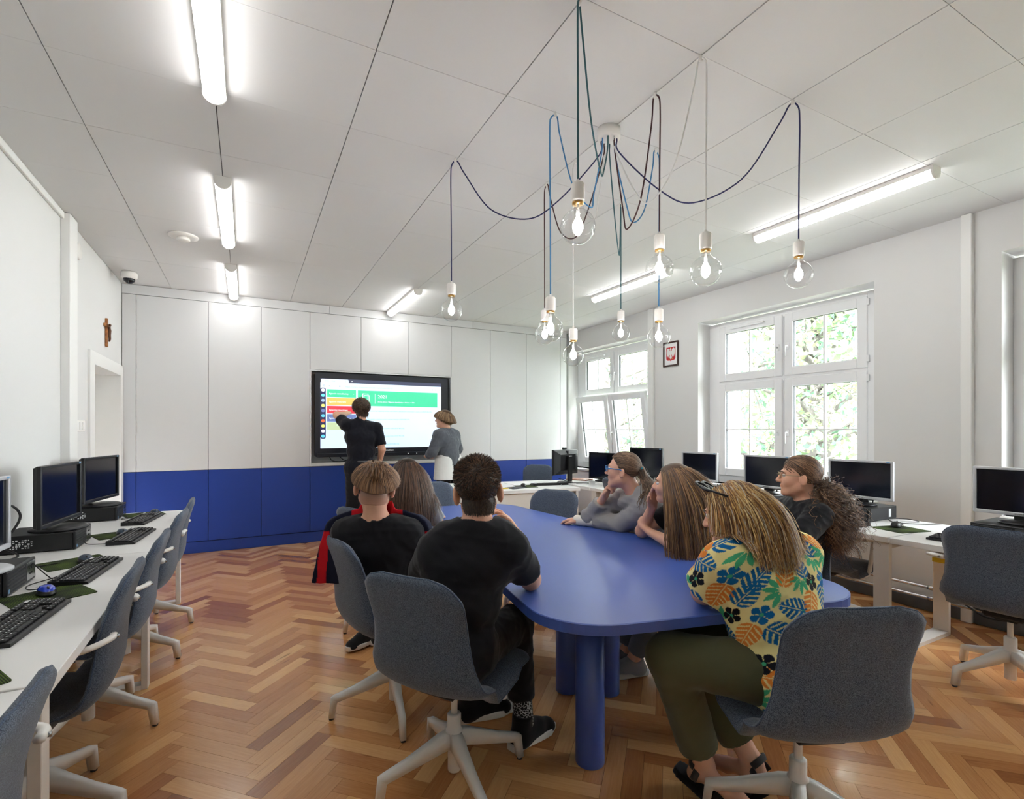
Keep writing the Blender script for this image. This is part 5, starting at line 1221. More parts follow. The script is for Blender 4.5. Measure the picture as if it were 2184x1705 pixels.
# ------------------------------------------------------------------ the nine people
def fwd(d): a = math.radians(d); return vec(math.cos(a), math.sin(a), 0)
def rgt(d): a = math.radians(d); return vec(math.sin(a), -math.cos(a), 0)
def pose(hip, neck, head, hd, tyaw, lyaw, shw=.165, shdrop=.055, **kw):
    J = dict(hip=vec(*hip), neck=vec(*neck), head=vec(*head), hd=hd, hr=rgt(lyaw)); ax = nz(J['neck']-J['hip']); t = rgt(tyaw)
    J['shL'] = J['neck']-ax*shdrop-t*shw; J['shR'] = J['neck']-ax*shdrop+t*shw
    for k, v in kw.items(): J[k] = vec(*v) if not k.startswith('hand') else v
    for s in 'LR':
        sg_ = 1 if s == 'R' else -1
        if 'kn'+s not in J: J['kn'+s] = J['hip']+fwd(lyaw)*.40+J['hr']*.10*sg_+vec(0, 0, -.03)
        if 'an'+s not in J: J['an'+s] = J['kn'+s]+fwd(lyaw)*.02-vec(0, 0, J['kn'+s][2]-.092)
        if 'ff'+s not in J: J['ff'+s] = fwd(lyaw)
        J['ft'+s] = nz(J['ft'+s]) if 'ft'+s in J else fwd(lyaw)
        if 'el'+s not in J: J['el'+s] = J['sh'+s]+fwd(tyaw)*.10-vec(0, 0, .22)
        if 'wr'+s not in J: J['wr'+s] = J['el'+s]+fwd(tyaw)*.20+vec(0, 0, .02)
    return J
def neck_hole(J, r=.066, lift=.012):
    ax = nz(J['head']-J['neck']); return lambda g: g.cone(J['neck']+ax*(lift+r*.55), J['neck']+ax*.25, r, r*1.3, .016, 's')
def dress(*bs):
    def b(g):
        for q in bs: q(g)
    return b
def auto_hand(J, s, d=None, n=(0, 0, -1), curl=(.3, .4, .3), thumb=.5):
    d = nz(J['wr'+s]-J['el'+s]) if d is None else vec(*d); J['hand'+s] = (d, vec(*n), 1 if s == 'L' else -1, curl, thumb)
rg0 = np.random.default_rng(11)
def head_c(J, k=1.0): return J['head']+J['R']@(CR_C*k)

# 1. boy in black T-shirt leaning on the table, hand at his ear
J = pose((.70, 1.86, .555), (.800, 1.815, 1.025), (.812, 1.832, 1.158), (66, -6, 4), 58, 40, .158, .06,
         elR=(1.030, 1.795, .787), wrR=(.978, 1.806, .965), elL=(.66, 2.10, .76), wrL=(.86, 2.25, .72), knR=(1.06, 1.99, .535), anR=(1.085, 1.945, .105), ftR=(.9, .25, 0), knL=(.98, 2.17, .52), anL=(.885, 2.06, .21), ftL=(.95, -.1, 0))
J['shR'] = vec(.905, 1.737, .938); J['shL'] = vec(.655, 1.885, .925); J['handR'] = (vec(-.07, .03, .13), vec(-.85, .3, -.2), -1, (.25, .35, .3), .1); auto_hand(J, 'L')
J['ear'] = 1.22
r, o = person('boy in black T-shirt and black trousers leaning on the table, hand at ear', J, .97, 1.0)
cloth(r, o, 't_shirt', 'tee_black', dress(tee(J, {'L': .75, 'R': .74}, .018, .97), neck_hole(J)), fold=.012, seed=3)
cloth(r, o, 'trousers', 'trousers_black', trousers(J, .014, (.9, .74)), fold=.010, seed=4)
b = Fig(); k_, a_ = J['knR'], J['anR']; b.cone(k_+(a_-k_)*.66, a_+vec(0, 0, -.0), .045, .042, .01, fa=True); link('sock', b.mesh('sock', .006, o), 'sock_paisley', r)
shoe(r, o, J['anR'], J['ftR'], 'hightop'); shoe(r, o, J['anL'], J['ftL'], 'hightop')
rg = np.random.default_rng(21); R, H = J['R'], J['head']; me = scalp_shell(H, R, 1.0, .009, drop=.22, nape=True).mesh('hair', .004, o); set_col(me, np.tile(lin(44, 34, 27)[:3], (len(me.vertices), 1))); hr = link('hair', me, hm, r)
dv = roots(4200, rg, drop=.22); crown = nz(vec(.12, -.78, .55)); tg = dv-(dv@crown)[:, None]*crown; tg = nz_rows(tg+1e-4); sw = np.cross(np.tile(crown, (len(dv), 1)), dv); near = np.exp(-((1-dv@crown)/.25))[:, None]
cmb = (tg*1.0+sw*(.9*near+.1)+dv*(.45+.35*np.clip(dv[:, 2:3], 0, 1)))@R.T; ln = .012+.026*np.clip((dv[:, 2]+.35)/1.2, 0, 1)
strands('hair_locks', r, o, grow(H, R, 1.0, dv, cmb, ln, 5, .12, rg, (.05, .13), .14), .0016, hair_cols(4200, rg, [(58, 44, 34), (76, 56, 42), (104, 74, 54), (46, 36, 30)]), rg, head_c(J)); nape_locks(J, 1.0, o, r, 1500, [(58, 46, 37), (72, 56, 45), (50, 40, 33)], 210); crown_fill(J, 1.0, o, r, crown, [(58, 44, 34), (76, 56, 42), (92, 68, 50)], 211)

# 2. boy with bowl cut, tracksuit jacket held before him
J = pose((.62, 2.52, .555), (.545, 2.425, .965), (.545, 2.445, 1.128), (76, -2, -5), 62, 35, .150, .06,
         elL=(.47, 2.72, .74), wrL=(.70, 2.66, .70), elR=(.775, 2.385, .72), wrR=(.80, 2.50, .68), knL=(.98, 2.72, .53), anL=(1.05, 2.5, .10), knR=(.97, 2.45, .53), anR=(1.06, 2.23, .10), ftL=(1, -.1, 0), ftR=(1, .05, 0))
auto_hand(J, 'R', None, (-.3, .2, -.9), (.5, .5, .4)); auto_hand(J, 'L')
J['ear'] = 1.12
r, o = person('boy with brown bowl cut, black T-shirt and navy jacket with red collar', J, .95, 1.02)
cloth(r, o, 't_shirt', 'tee_black', dress(tee(J, {'L': .8, 'R': 1.25}, .014, .95), neck_hole(J, .064, .006)), fold=.012, seed=8)
cloth(r, o, 'trousers', 'trousers_black', trousers(J, .014, (.92, .92)), fold=.008, seed=9)
shoe(r, o, J['anR'], J['ftR'], 'sneaker'); shoe(r, o, J['anL'], J['ftL'], 'sneaker')
bk = J['neck']-fwd(62)*.005
def jack(g):
    n_ = -fwd(66); p0 = J['neck']+fwd(62)*.008
    torso_prims(g, J, 1.06, .030)
    for s, e in (('L', J['shL']+rgt(62)*-.085+vec(-.02, .0, -.28)), ('R', J['shR']+rgt(62)*.055+vec(.0, .08, -.20))): g.cone(J['sh'+s]+rgt(62)*(.03 if s == 'R' else -.045)+fwd(62)*.05, e, .075, .075, .03)
    g.cone(J['neck'], J['neck']+vec(0, 0, .05), .078, .088, .02)
    q0 = J['neck']+fwd(62)*.02
    g.fn(lambda P: (P-q0)@fwd(62), J['hip']-.5, J['neck']+.5, 's', .004)
    g.cone(J['neck']-vec(0, 0, .02), J['neck']+vec(0, 0, .25), .066, .085, .004, 's'); g.fn(lambda P: (P[..., 2]-.66), J['hip']-.6, J['hip']+vec(.6, .6, .16), 's', .004)
g = Fig(); jack(g); me = g.mesh('jacket', .006, o, .008, 5); V = np.array([v.co for v in me.vertices])+o; C = np.tile(lin(28, 32, 52)[:3], (len(V), 1)); red = np.array(lin(204, 30, 42)[:3])
rad = np.linalg.norm((V-J['neck'])[:, :2], axis=1); C[(V[:, 2] > J['neck'][2]-.025) & (rad < .125)] = red; lat = (V-J['neck'])@rgt(62)
C[(np.abs(lat-.235-(J['neck'][2]-V[:, 2])*.10) < .014) & (V[:, 2] < J['neck'][2]-.05)] = red; C[(np.abs(lat+.245+(J['neck'][2]-V[:, 2])*.08) < .022) & (V[:, 2] < J['neck'][2]-.05)] = red
set_col(me, C); me.materials.append(MATS['printed_cotton']); link('jacket', me, None, r)
rg = np.random.default_rng(22); R, H = J['R'], J['head']; me = scalp_shell(H, R, 1.02, .004, drop=.10, nape=True).mesh('shaved_hair', .004, o); V = np.array([v.co for v in me.vertices])+o; q = ((V-head_c(J, 1.02))@R)/CR_R; f_ = np.clip((q[:, 2]+1.35)/.9, 0, 1)[:, None]; C = np.array(lin(206, 158, 134)[:3])*(1-f_)+np.array(lin(108, 80, 66)[:3])*f_; C[q[:, 2] > -.02] = lin(104, 76, 52)[:3]
set_col(me, C); link('shaved_hair', me, hm, r)
dv = roots(3600, rg, low=-.05); crown = nz(vec(.05, -.55, .83)); tg = nz_rows(dv-(dv@crown)[:, None]*crown+1e-4); cmb = (tg-dv*.10)@R.T; ang = np.arccos(np.clip(dv@crown, -1, 1)); ln = np.clip(.150-.088*ang, .018, .15)
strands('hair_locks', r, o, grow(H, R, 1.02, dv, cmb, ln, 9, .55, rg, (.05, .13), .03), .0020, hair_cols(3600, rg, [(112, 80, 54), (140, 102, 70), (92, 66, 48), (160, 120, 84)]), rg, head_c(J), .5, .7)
dv = roots(9000, rg, low=.3); dv = dv[(dv@nz(vec(.05, -.40, .92))) > .90][:900]; strands('crown_locks', r, o, grow(H, R, 1.02, dv, (vec(0, -1, -.1)+dv*-.05+rg.normal(0, .25, (len(dv), 3)))@R.T, .085, 8, .35, rg, (.06, .12), .03), .0020, hair_cols(len(dv), rg, [(112, 80, 54), (140, 102, 70), (92, 66, 48), (150, 112, 78)]), rg, head_c(J), .5, .85)

# 3. girl with long brown hair in grey top
J = pose((.90, 3.46, .555), (.955, 3.30, .945), (.955, 3.325, 1.095), (72, 0, 0), 55, 30, .14, .05,
         elR=(1.16, 3.30, .77), wrR=(1.22, 3.48, .772), elL=(.80, 3.60, .76), wrL=(1.0, 3.75, .76), knL=(1.20, 3.74, .52), knR=(1.26, 3.56, .52), anL=(.72, 3.36, .10), anR=(.78, 3.28, .10), ftL=(-.6, -.3, 0), ftR=(.5, -.4, 0))
auto_hand(J, 'R', (.35, .9, 0), (0, 0, -1), (.15, .2, .15)); auto_hand(J, 'L')
r, o = person('girl with long straight brown hair in grey T-shirt, hand on the table edge', J, .90, .97)
cloth(r, o, 't_shirt', 'tee_grey', dress(tee(J, .85, .016, .9), neck_hole(J, .06)), fold=.012, seed=12); cloth(r, o, 'trousers', 'jeans_grey', trousers(J, .008, (.93, .93)), fold=.006, seed=13)
for s in 'LR': shoe(r, o, J['an'+s], J['ft'+s], 'dark')
def long_hair(J, k, o, r, n, ln, pal, wts, part_x=0.0, caps=(), seed=1, wave=.006, layer=(.05, .2), shell=(44, 32, 24), width=.0026, grav=1.0, back=.55, side_bias=0.0, vary=.30):
    rg = np.random.default_rng(seed); R, H = J['R'], J['head']; me = scalp_shell(H, R, k, .007).mesh('hair', .005, o); set_col(me, np.tile(lin(*shell)[:3], (len(me.vertices), 1))); link('hair', me, hm, r)
    dv = roots(n, rg); sx = np.sign(dv[:, 0]-part_x)[:, None]; wf = np.clip(.45+dv[:, 1:2]*.9, .04, 1); side = np.concatenate([sx*np.clip(1.2-np.abs(dv[:, :1]), .3, 1)*wf, -back+0*sx, -.35+0*sx], 1); cmb = (side+dv*.25+vec(side_bias, 0, 0))@R.T
    A = grow(H, R, k, dv, cmb, ln*(1.08-vary*rg.random(n)), 16, grav, rg, layer, .035, caps, wave, 7)
    return strands('hair_locks', r, o, A, width, hair_cols(n, rg, pal, wts), rg, head_c(J, k), .3, .8), A
body_caps = lambda J, z=1.0: [(J['shL'], J['shR'], .068*z), (J['neck'], J['hip']*.6+J['neck']*.4, .118*z), (J['shL'], J['elL'], .062*z), (J['shR'], J['elR'], .062*z)]
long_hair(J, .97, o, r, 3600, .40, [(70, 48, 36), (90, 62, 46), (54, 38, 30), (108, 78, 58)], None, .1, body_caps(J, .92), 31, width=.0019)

# 4. boy/girl across: girl in grey hoodie with blue glasses, bandaged wrist
J = pose((2.46, 2.55, .555), (2.195, 2.475, .985), (2.118, 2.515, 1.142), (128, 2, 0), 150, 165, .145, .05,
         elL=(2.150, 2.565, .792), wrL=(2.025, 2.85, .778), elR=(2.075, 2.80, .80), wrR=(2.085, 2.655, .965), anL=(2.03, 2.50, .095), anR=(2.06, 2.72, .095))
J['shL'] = vec(2.185, 2.34, .935); J['shR'] = vec(2.23, 2.63, .945)
auto_hand(J, 'L', (-.45, .9, -.06), (0, 0, -1), (.35, .45, .3)); J['handR'] = (vec(.0, -.55, .75), vec(.35, -.8, -.3), -1, (1.1, 1.3, .8), .4)
r, o = person('girl in grey hoodie with blue glasses and low ponytail, wrist bandaged', J, .90, .97)
cloth(r, o, 'hoodie', 'hoodie_grey', dress(tee(J, {'L': 1.62, 'R': 1.72}, .020, .92), lambda g: (g.ell(J['neck']+vec(.05, -.035, .02), vec(.10, .11, .055), frame(128, 25), .03), g.cone(J['neck']+vec(-.06, .06, -.05), J['neck']+vec(.0, -.09, .03), .035, .045, .03)), neck_hole(J, .062, .03)), fold=.014, seed=17, wl=.09)
cloth(r, o, 'trousers', 'jeans_grey', trousers(J, .008, (.9, .9)), fold=.006, seed=18)
for s in 'LR': shoe(r, o, J['an'+s], J['ft'+s], 'grey')
g = Fig(); w_ = J['wrL']; d_ = nz(w_-J['elL']); g.cone(w_-d_*.13, w_+nz(vec(-.45, .9, -.06))*.035, .037, .036, .01, fa=True, fb=True); link('bandage', g.mesh('bandage', .005, o, .003, 2, .02), 'bandage', r)
def pulled(J, k, o, r, tie, n, pal, tail_len, tail_dir, n_tail, seed, curl=0.0, wave=.006, spread=.02, caps=(), shell=(50, 38, 30), width=.0024, tail_w=.0024, freq=9, wts=None, wide=0.0, vol=0.0):
    """hair combed back to a tie, tail falling from it"""
    rg = np.random.default_rng(seed); R, H = J['R'], J['head']; me = scalp_shell(H, R, k, .008).mesh('hair', .005, o); set_col(me, np.tile(lin(*shell)[:3], (len(me.vertices), 1))); link('hair', me, hm, r)
    dv = roots(n, rg); c = H+R@(CR_C*k); P0 = c+(dv*CR_R*k)@R.T; to = tie-P0; ln = np.linalg.norm(to, axis=1); t = np.linspace(0, 1, 12)[None, :, None]; A = P0[:, None]+to[:, None]*t; q = (A-c)@R/(CR_R*k); m_ = np.linalg.norm(q, axis=2); lay = 1.05+.09*rg.random((n, 1)); need = np.where(t[..., 0] < .96, lay, 0)
    need = need*(1-.0*t[..., 0]); f_ = np.maximum(1, need/np.maximum(m_, .05)); f_ = np.where(t[..., 0] > .8, 1+(f_-1)*np.clip((1-t[..., 0])/.2, 0, 1), f_); A = c+((q*f_[..., None])*(CR_R*k))@R.T
    strands('hair_locks', r, o, A, width, hair_cols(n, rg, pal, wts), rg, c, .8, .9)
    P = tie+rg.normal(0, .010, (n_tail, 3)); D = nz_rows(np.tile(tail_dir, (n_tail, 1))+rg.normal(0, .16+wide, (n_tail, 3))); L = tail_len*(.6+.45*rg.random(n_tail)); out = [P.copy()]; steps = 20
    for j in range(steps):
        D = nz_rows(D+vec(0, 0, -1)*.14+rg.normal(0, .05+curl*2, (n_tail, 3))); P = P+D*(L/steps)[:, None]
        for a, b_, rr in caps:
            ba = b_-a; tt = np.clip(((P-a)@ba)/(ba@ba), 0, 1); cp = a+tt[:, None]*ba; v = P-cp; m2 = np.linalg.norm(v, axis=1); l3 = rr+.006+.03*rg.random(n_tail)*min(1, j/8); ins = m2 < l3; P[ins] = cp[ins]+v[ins]*(l3[ins]/m2[ins])[:, None]
        out.append(P.copy())
    A = np.stack(out, 1); t = np.linspace(0, 1, steps+1)[None, :, None]; s1 = nz_rows(rg.normal(0, 1, (n_tail, 3))); s2 = nz_rows(np.cross(s1, vec(0, 0, 1)+1e-3)); ph = rg.random((n_tail, 1, 1))*6.28
    if curl: A = A+(s1[:, None]*np.sin(freq*t+ph)+s2[:, None]*np.cos(freq*t+ph))*curl*np.minimum(1, 5*t)
    if vol: A = A+s1[:, None]*vol*rg.random((n_tail, 1, 1))**.6*np.sin(np.clip(t*1.25, 0, 1)*PI*.72)
    if wave: A = A+s1[:, None]*wave*np.sin(5*t+ph)*t
    strands('ponytail', r, o, A, tail_w, hair_cols(n_tail, rg, pal, wts), rg, tie-vec(0, 0, .1), .35, .9)
def ring(r, o, c, d, rad, th, m, name='hair_tie'):
    q = Vector(tuple(d)).to_track_quat('Z', 'Y').to_matrix().to_4x4(); b = MB(); M = Matrix.Translation(tuple(c-o)) @ q; b.tube([tuple(M @ Vector((rad*math.cos(a), rad*math.sin(a), 0))) for a in np.linspace(0, 2*PI, 18)], th, 8, cap=False); b.build(name, m, r)
def glasses(J, k, o, r, m, th=.0022, w_=.026, h_=.018, lens=True):
    R, H = J['R'], J['head']; W = lambda x, y, z: tuple(H+R@(vec(x, y, z)*k)-o); b = MB()
    for s in (-1, 1):
        b.tube([W(s*.033+w_*math.cos(a), .104-.25*abs(w_*math.cos(a)), .008+h_*math.sin(a)) for a in np.linspace(0, 2*PI, 20)], th, 6, cap=False); b.tube([W(s*.060, .097, .012), W(s*.074, .06, .012), W(s*.082, .0, .010), W(s*.081, -.025, -.006)], th*1.25, 6)
    b.tube([W(-.008, .106, .012), W(0, .110, .015), W(.008, .106, .012)], th, 6); return b.build('glasses', m, r)
tie = J['head']+J['R']@vec(.0, -.112, .012); pulled(J, .97, o, r, tie, 2400, [(86, 66, 50), (108, 84, 64), (70, 54, 42), (128, 102, 80)], .34, J['R']@vec(.0, -.5, -.9), 700, 41, caps=body_caps(J, .98)); ring(r, o, tie, J['R']@vec(0, -.6, -.7), .014, .0065, 'tie_teal'); glasses(J, .97, o, r, 'frame_blue', .003)

# 5. girl with waist-long hair, cheek in hand
J = pose((2.44, 2.07, .555), (2.20, 2.035, .955), (2.098, 2.068, 1.098), (128, 0, 6), 155, 165, .14, .05,
         elL=(2.035, 2.005, .785), wrL=(2.085, 2.225, .80), elR=(2.11, 2.33, .79), wrR=(2.085, 2.215, .955), anL=(1.95, 2.22, .095), anR=(1.98, 2.32, .095))
J['shL'] = vec(2.165, 1.905, .915); J['shR'] = vec(2.235, 2.185, .925)
J['handL'] = (vec(.12, .9, .2), vec(.3, .1, .5), 1, (.5, .5, .3), .4); J['handR'] = (vec(-.08, -.25, .9), vec(.1, -.9, -.2), -1, (.3, .3, .3), .3)
r, o = person('girl with loose waist-long golden-brown hair resting her cheek on her hand', J, .90, .97)
cloth(r, o, 't_shirt', 'tee_dark', dress(tee(J, .52, .012, .9), neck_hole(J, .06)), fold=.010, seed=23); cloth(r, o, 'trousers', 'jeans_grey', trousers(J, .008, (.9, .9)), fold=.006, seed=24)
for s in 'LR': shoe(r, o, J['an'+s], J['ft'+s], 'grey')
long_hair(J, .97, o, r, 4600, .58, [(112, 80, 52), (136, 100, 66), (92, 68, 50), (168, 128, 76), (84, 66, 58)], [.26, .26, .2, .12, .16], .1, [(J['shL'], J['shR'], .07), (J['neck'], J['hip']*.7+J['neck']*.3, .128), (J['shR'], J['elR'], .06), (J['shL'], J['shL']*.4+J['elL']*.6, .055)], 51, .012, (.05, .24), (76, 56, 40), .0019)

# 6. girl with curly ponytail and wire glasses
J = pose((2.90, 1.97, .555), (2.925, 1.825, .965), (2.885, 1.850, 1.122), (130, 0, 0), 150, 155, .155, .055,
         elL=(2.63, 1.72, .78), wrL=(2.45, 1.86, .78), elR=(2.78, 2.12, .77), wrR=(2.58, 2.14, .775))
auto_hand(J, 'L'); auto_hand(J, 'R')
r, o = person('girl in black T-shirt with curly ponytail and thin wire glasses', J, .96, 1.03)
cloth(r, o, 't_shirt', 'tee_black', dress(tee(J, .8, .020, .93), neck_hole(J, .06)), fold=.012, seed=27); cloth(r, o, 'trousers', 'trousers_black', trousers(J, .01, (.92, .92)), fold=.006, seed=28)
for s in 'LR': shoe(r, o, J['an'+s], J['ft'+s], 'grey')
tie = J['head']+J['R']@vec(.0, -.112, -.045); pulled(J, 1.03, o, r, tie, 2400, [(92, 68, 52), (118, 88, 66), (74, 55, 44), (146, 112, 84)], .40, J['R']@vec(.0, -.55, -.8), 3400, 61, curl=.016, caps=body_caps(J, 1.0), shell=(40, 30, 24), freq=30, wide=.20, tail_w=.0018, vol=.075); ring(r, o, tie, J['R']@vec(0, -.6, -.6), .016, .008, 'leather_black'); glasses(J, 1.03, o, r, 'wire_gold', .0014)

# 7. woman in flowered shirt
J = pose((1.690, 1.130, .565), (1.672, 1.245, .968), (1.612, 1.290, 1.082), (112, -14, -4), 80, 136, .172, .05,
         elL=(1.50, 1.325, .80), wrL=(1.67, 1.475, .80), elR=(2.00, 1.32, .79), wrR=(1.93, 1.47, .785), knL=(1.365, 1.355, .575), anL=(1.545, 1.365, .125), ftL=(.30, -.85, 0), knR=(1.56, 1.49, .56), anR=(1.715, 1.285, .13), ftR=(-.2, .9, 0), ffL=fwd(160), ffR=fwd(130))
J['shL'] = vec(1.487, 1.222, .925); J['shR'] = vec(1.835, 1.185, .93)
auto_hand(J, 'L'); auto_hand(J, 'R', (.05, .9, 0))
r, o = person('woman in yellow flowered shirt and olive trousers seated with her back turned', J, 1.06, 1.0)
g = Fig(); tee(J, {'L': .84, 'R': .7}, .024, 1.05, 1.10, 1.10)(g)
ax = nz(J['neck']-J['hip']); g.cone(J['hip']+vec(.0, .03, .04), J['hip']+vec(0, .03, -.02), .150, .162, .04); neck_hole(J, .068)(g)
me = g.mesh('flowered_shirt', .0031, o, .010, 33, .11); V = np.array([v.co for v in me.vertices])+o
mid = (J['neck']+J['hip'])/2; er = rgt(60); ef = fwd(60); rel = V-mid; un = np.arctan2(rel@er, -(rel@ef)+.10)*.22; vn = (rel@ax)
def flowers(u, v):
    u, v = u/1.28, v/1.28; C = np.tile(np.array(lin(238, 226, 158)[:3]), (len(u), 1)); blue, org_, grn, blk, teal = [np.array(lin(*c)[:3]) for c in ((14, 104, 168), (226, 136, 56), (70, 176, 128), (26, 28, 36), (24, 150, 176))]; rq = np.random.default_rng(5)
    cells = []; s_ = .061
    for i in range(-9, 10):
        for j in range(-8, 9): cells.append((i*s_+(j % 2)*s_/2+rq.normal(0, .007), j*s_*.82+rq.normal(0, .007), (i*3+j*5) % 7))
    for cx, cy_, kd in cells:
        a = rq.random()*6.28; x, y = u-cx, v-cy_; m_ = (np.abs(x) < .05) & (np.abs(y) < .05)
        if not m_.any(): continue
        x, y = x[m_], y[m_]; X, Y = x*math.cos(a)+y*math.sin(a), -x*math.sin(a)+y*math.cos(a); rr, th = np.hypot(X, Y), np.arctan2(Y, X); idx = np.nonzero(m_)[0]
        if kd in (0, 3, 6):      # monstera leaf with slits
            hw = .026*np.sqrt(np.clip(1-(X/.036)**2, 0, 1))*(1-.35*X/.036); sl = (np.abs(((X-np.abs(Y)*.6)/.0125) % 1-.5) < .16) & (np.abs(Y) > .004); on = (np.abs(Y) < hw) & ~sl & ~(np.abs(Y) < .0011); C[idx[on]] = blue if kd != 3 else org_
        elif kd in (1, 4):       # five-petal flower
            on = rr < .024*(.72+.28*np.abs(np.cos(2.5*th))); on &= ~((np.abs(np.sin(2.5*th)) > .985) & (rr > .006)); C[idx[on]] = (blk if kd == 1 else (blue if cx*7 % 2 > 1 else org_)); C[idx[rr < .0045]] = grn
        else:                    # sprig of pointed leaves
            on = np.zeros(len(X), bool)
            for q in range(5):
                b_ = -1.2+q*.6; px, py = X+.02, Y; XX = px*math.cos(b_)+py*math.sin(b_); YY = -px*math.sin(b_)+py*math.cos(b_); on |= (XX > .008) & (XX < .046) & (np.abs(YY) < .0068*np.sin(np.clip((XX-.008)/.038, 0, 1)*PI)**.8)
            C[idx[on]] = grn
    return C
set_col(me, flowers(un, vn)); me.materials.append(MATS['printed_cotton']); link('flowered_shirt', me, None, r)
cloth(r, o, 'trousers', 'trousers_olive', dress(trousers(J, .016, (.80, .80), 1.06, .010)), fold=.008, seed=35, wl=.12)
for s in 'LR':
    k_, a_ = J['kn'+s], J['an'+s]; g = Fig(); d_ = nz(a_-k_); L_ = np.linalg.norm(a_-k_); g.cone(k_+d_*L_*.70, k_+d_*L_*.815, .074, .074, .01, fa=True, fb=True); link('cuff', g.mesh('cuff', .006, o), 'trousers_olive', r)
def sandal(a, f, tilt):
    u = vec(0, 0, 1); f = nz(f); c, s_ = math.cos(tilt), math.sin(tilt); fw, uw = f*c-u*s_, u*c+f*s_; sd = np.cross(fw, uw); B = lambda x, y, z: a+fw*x+sd*y+uw*z; lo = B(0, 0, -.104); g = Fig()
    def sole(P):
        q = P-lo; x, y, z = q@fw, q@sd, q@uw; w_ = np.interp(x, [-.09, -.06, 0, .08, .13, .19], [.022, .037, .037, .046, .046, .02]); return np.maximum(np.maximum(np.abs(y)-w_, np.maximum(-.085-x, x-.185)), np.abs(z-.012)-.014)
    g.fn(sole, B(.05, 0, -.09)-.17, B(.05, 0, -.09)+.17); s0 = link('sandal', g.mesh('sandal', .005, o), 'canvas_black', r); b = MB()
    for x, z, rr in ((-.005, .0, .046), (.085, -.052, .043), (.13, -.066, .042)): b.tube([tuple(B(x, rr*math.cos(t), z-.045+(.048 if x > 0 else .05)*math.sin(t))-o) for t in np.linspace(-.2, PI+.2, 12)], .0045, 6, flat=3.2)
    b.tube([tuple(B(-.02-.028*math.sin(t), .044*math.cos(t), -.01)-o) for t in np.linspace(0, PI, 10)], .0045, 6, flat=3.0); b.build('straps', 'sandal_grey', s0)
sandal(J['anL'], J['ftL'], .35); sandal(J['anR'], J['ftR'], .85)
_, A = long_hair(J, 1.0, o, r, 5200, .235, [(172, 124, 72), (208, 164, 98), (134, 94, 58), (232, 204, 150), (110, 78, 52), (216, 206, 188)], [.24, .22, .18, .14, .14, .08], .15, [(J['shL'], J['shR'], .085), (J['neck'], J['hip'], .13)], 71, .004, (.06, .20), (110, 78, 50), .0017, .9, .95)
R, H = J['R'], J['head']; b = MB(); W = lambda x, y, z: tuple(H+R@vec(x, y, z)-o)
for s in (-1, 1): b.tube([W(s*.033+.03*math.cos(a), .074+.02*math.sin(a), .120+.022*math.sin(a)) for a in np.linspace(0, 2*PI, 18)], .004, 6, cap=False); b.tube([W(s*.064, .07, .116), W(s*.088, .03, .098), W(s*.096, -.03, .066)], .004, 6)
b.tube([W(-.006, .077, .124), W(.006, .077, .124)], .004, 6); sgo = b.build('sunglasses', 'black_plastic', r)
b = MB()
for s in (-1, 1): b.lathe([(.028, 0), (.028, .002)], 18, M=Matrix.Translation(W(s*.033, .075, .121)) @ Matrix((tuple(R[0]), tuple(R[1]), tuple(R[2]))).to_4x4() @ Matrix.Rotation(.75, 4, 'X'))
b.build('lenses', 'screen_black', sgo)

# 8. man standing at the display
J = pose((1.205, 6.10, .95), (1.195, 6.12, 1.475), (1.215, 6.16, 1.645), (86, -4, 6), 92, 90, .185, .055,
         elL=(.955, 6.30, 1.575), wrL=(1.10, 6.50, 1.60), elR=(1.435, 6.06, 1.165), wrR=(1.43, 6.20, .97), knL=(1.11, 6.13, .50), knR=(1.30, 6.10, .50), anL=(1.09, 6.09, .095), anR=(1.31, 6.05, .095))
J['shL'] = vec(1.035, 6.13, 1.455); auto_hand(J, 'L', (.35, .85, .25), (.1, .4, -.9), (.3, .5, .4)); auto_hand(J, 'R', (-.05, .3, -.9), (-1, 0, 0), (.4, .5, .3))
r, o = person('man in navy polo shirt and black trousers pointing at the display', J, 1.0, 1.0, .0075)
cloth(r, o, 'polo_shirt', 'polo_navy', dress(tee(J, {'L': .62, 'R': .82}, .014, 1.0), lambda g: g.cone(J['neck']-vec(0, 0, .02), J['neck']+vec(0, .01, .045), .070, .066, .01), neck_hole(J, .058, .02)), fold=.010, seed=41)
def st_trous(g):
    g.cone(J['hip']+vec(-.07, 0, .03), J['hip']+vec(.07, 0, .03), .105, k=.03); g.cone(J['hip']-J['hr']*.08, J['hip']+J['hr']*.08, .112, k=.04)
    for s in 'LR': h0 = J['hip']+J['hr']*(.09 if s == 'R' else -.09); g.cone(h0, J['kn'+s], .098, .075, .04); g.cone(J['kn'+s], J['an'+s]-vec(0, 0, .02), .074, .066, .03, fb=True)
cloth(r, o, 'trousers', 'trousers_black', st_trous, fold=.008, seed=42); ring(r, o, J['hip']+vec(0, 0, .08), vec(0, 0, 1), .126, .009, 'belt_grey', 'belt')
for s in 'LR': shoe(r, o, J['an'+s], vec(.1 if s == 'R' else -.1, 1, 0), 'dark')
rg = np.random.default_rng(81); R, H = J['R'], J['head']; me = scalp_shell(H, R, 1.0, .010, drop=.0).mesh('hair', .005, o); set_col(me, np.tile(lin(50, 40, 34)[:3], (len(me.vertices), 1))); link('hair', me, hm, r)
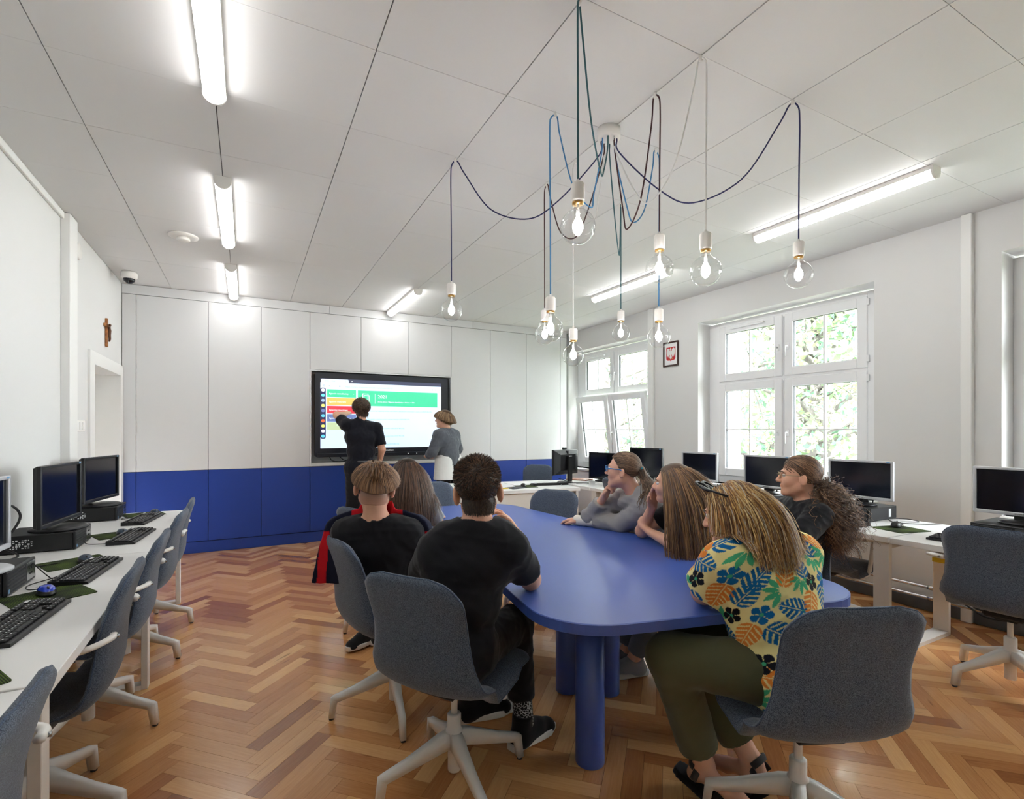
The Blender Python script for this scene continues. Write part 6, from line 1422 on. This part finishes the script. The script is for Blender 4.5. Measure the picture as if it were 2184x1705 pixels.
dv = roots(2200, rg); crown = nz(vec(0, -.6, .8)); tg = nz_rows(dv-(dv@crown)[:, None]*crown+1e-4); strands('hair_locks', r, o, grow(H, R, 1.0, dv, (tg+dv*.3)@R.T, .040, 5, .25, rg, (.05, .12), .10), .0028, hair_cols(2200, rg, [(76, 60, 48), (104, 82, 64), (60, 47, 39)]), rg, head_c(J)); nape_locks(J, 1.0, o, r, 700, [(70, 55, 45), (90, 70, 56)], 811, .03, .003); crown_fill(J, 1.0, o, r, crown, [(76, 60, 48), (104, 82, 64)], 812, .045, 400, .003)

# 9. woman standing by the display
J = pose((2.26, 6.02, .90), (2.235, 6.02, 1.385), (2.205, 6.045, 1.53), (140, 2, 0), 125, 120, .165, .055,
         elL=(2.02, 5.93, 1.13), wrL=(2.03, 6.18, 1.06), elR=(2.43, 6.13, 1.15), wrR=(2.25, 6.24, 1.07), knL=(2.19, 6.0, .48), knR=(2.33, 6.08, .48), anL=(2.19, 5.98, .095), anR=(2.34, 6.06, .095))
auto_hand(J, 'L', (.4, .6, .1), (0, .2, -1)); auto_hand(J, 'R', (-.8, .2, 0), (0, .2, -1))
r, o = person('short-haired woman in grey jumper over a white shirt standing by the display', J, .98, .98, .0075)
cloth(r, o, 'jumper', 'knit_grey', dress(tee(J, {'L': 1.7, 'R': 1.7}, .018, 1.0, 1.0, 1.0, False), lambda g: g.fn(lambda P: (P[..., 2]-.955-.12*(P[..., 0]-2.26)), J['hip']-.4, J['hip']+vec(.4, .4, .16), 's', .006), neck_hole(J, .066)), fold=.012, seed=51)
cloth(r, o, 'shirt_hem', 'shirt_white', lambda g: (g.cone(J['hip']-J['hr']*.085+vec(0, 0, .12), J['hip']-J['hr']*.085+vec(0, 0, -.12), .115, .132, .03, fb=True), g.cone(J['hip']+J['hr']*.085+vec(0, 0, .12), J['hip']+J['hr']*.085+vec(0, 0, -.12), .115, .132, .03, fb=True)), fold=.006, seed=52); cloth(r, o, 'trousers', 'trousers_black', st_trous, fold=.006, seed=53)
for s in 'LR': shoe(r, o, J['an'+s], fwd(115), 'dark')
rg = np.random.default_rng(91); R, H = J['R'], J['head']; me = scalp_shell(H, R, .98, .012, drop=.02).mesh('hair', .005, o); set_col(me, np.tile(lin(80, 60, 42)[:3], (len(me.vertices), 1))); link('hair', me, hm, r)
dv = roots(2600, rg); crown = nz(vec(0, -.35, .93)); tg = nz_rows(dv-(dv@crown)[:, None]*crown+1e-4); ang = np.arccos(np.clip(dv@crown, -1, 1)); strands('hair_locks', r, o, grow(H, R, .98, dv, (tg-dv*.05)@R.T, np.clip(.20-.085*ang, .05, .2), 9, .7, rg, (.06, .16), .03), .003, hair_cols(2600, rg, [(104, 78, 54), (136, 106, 74), (86, 64, 46), (160, 130, 94)]), rg, head_c(J))
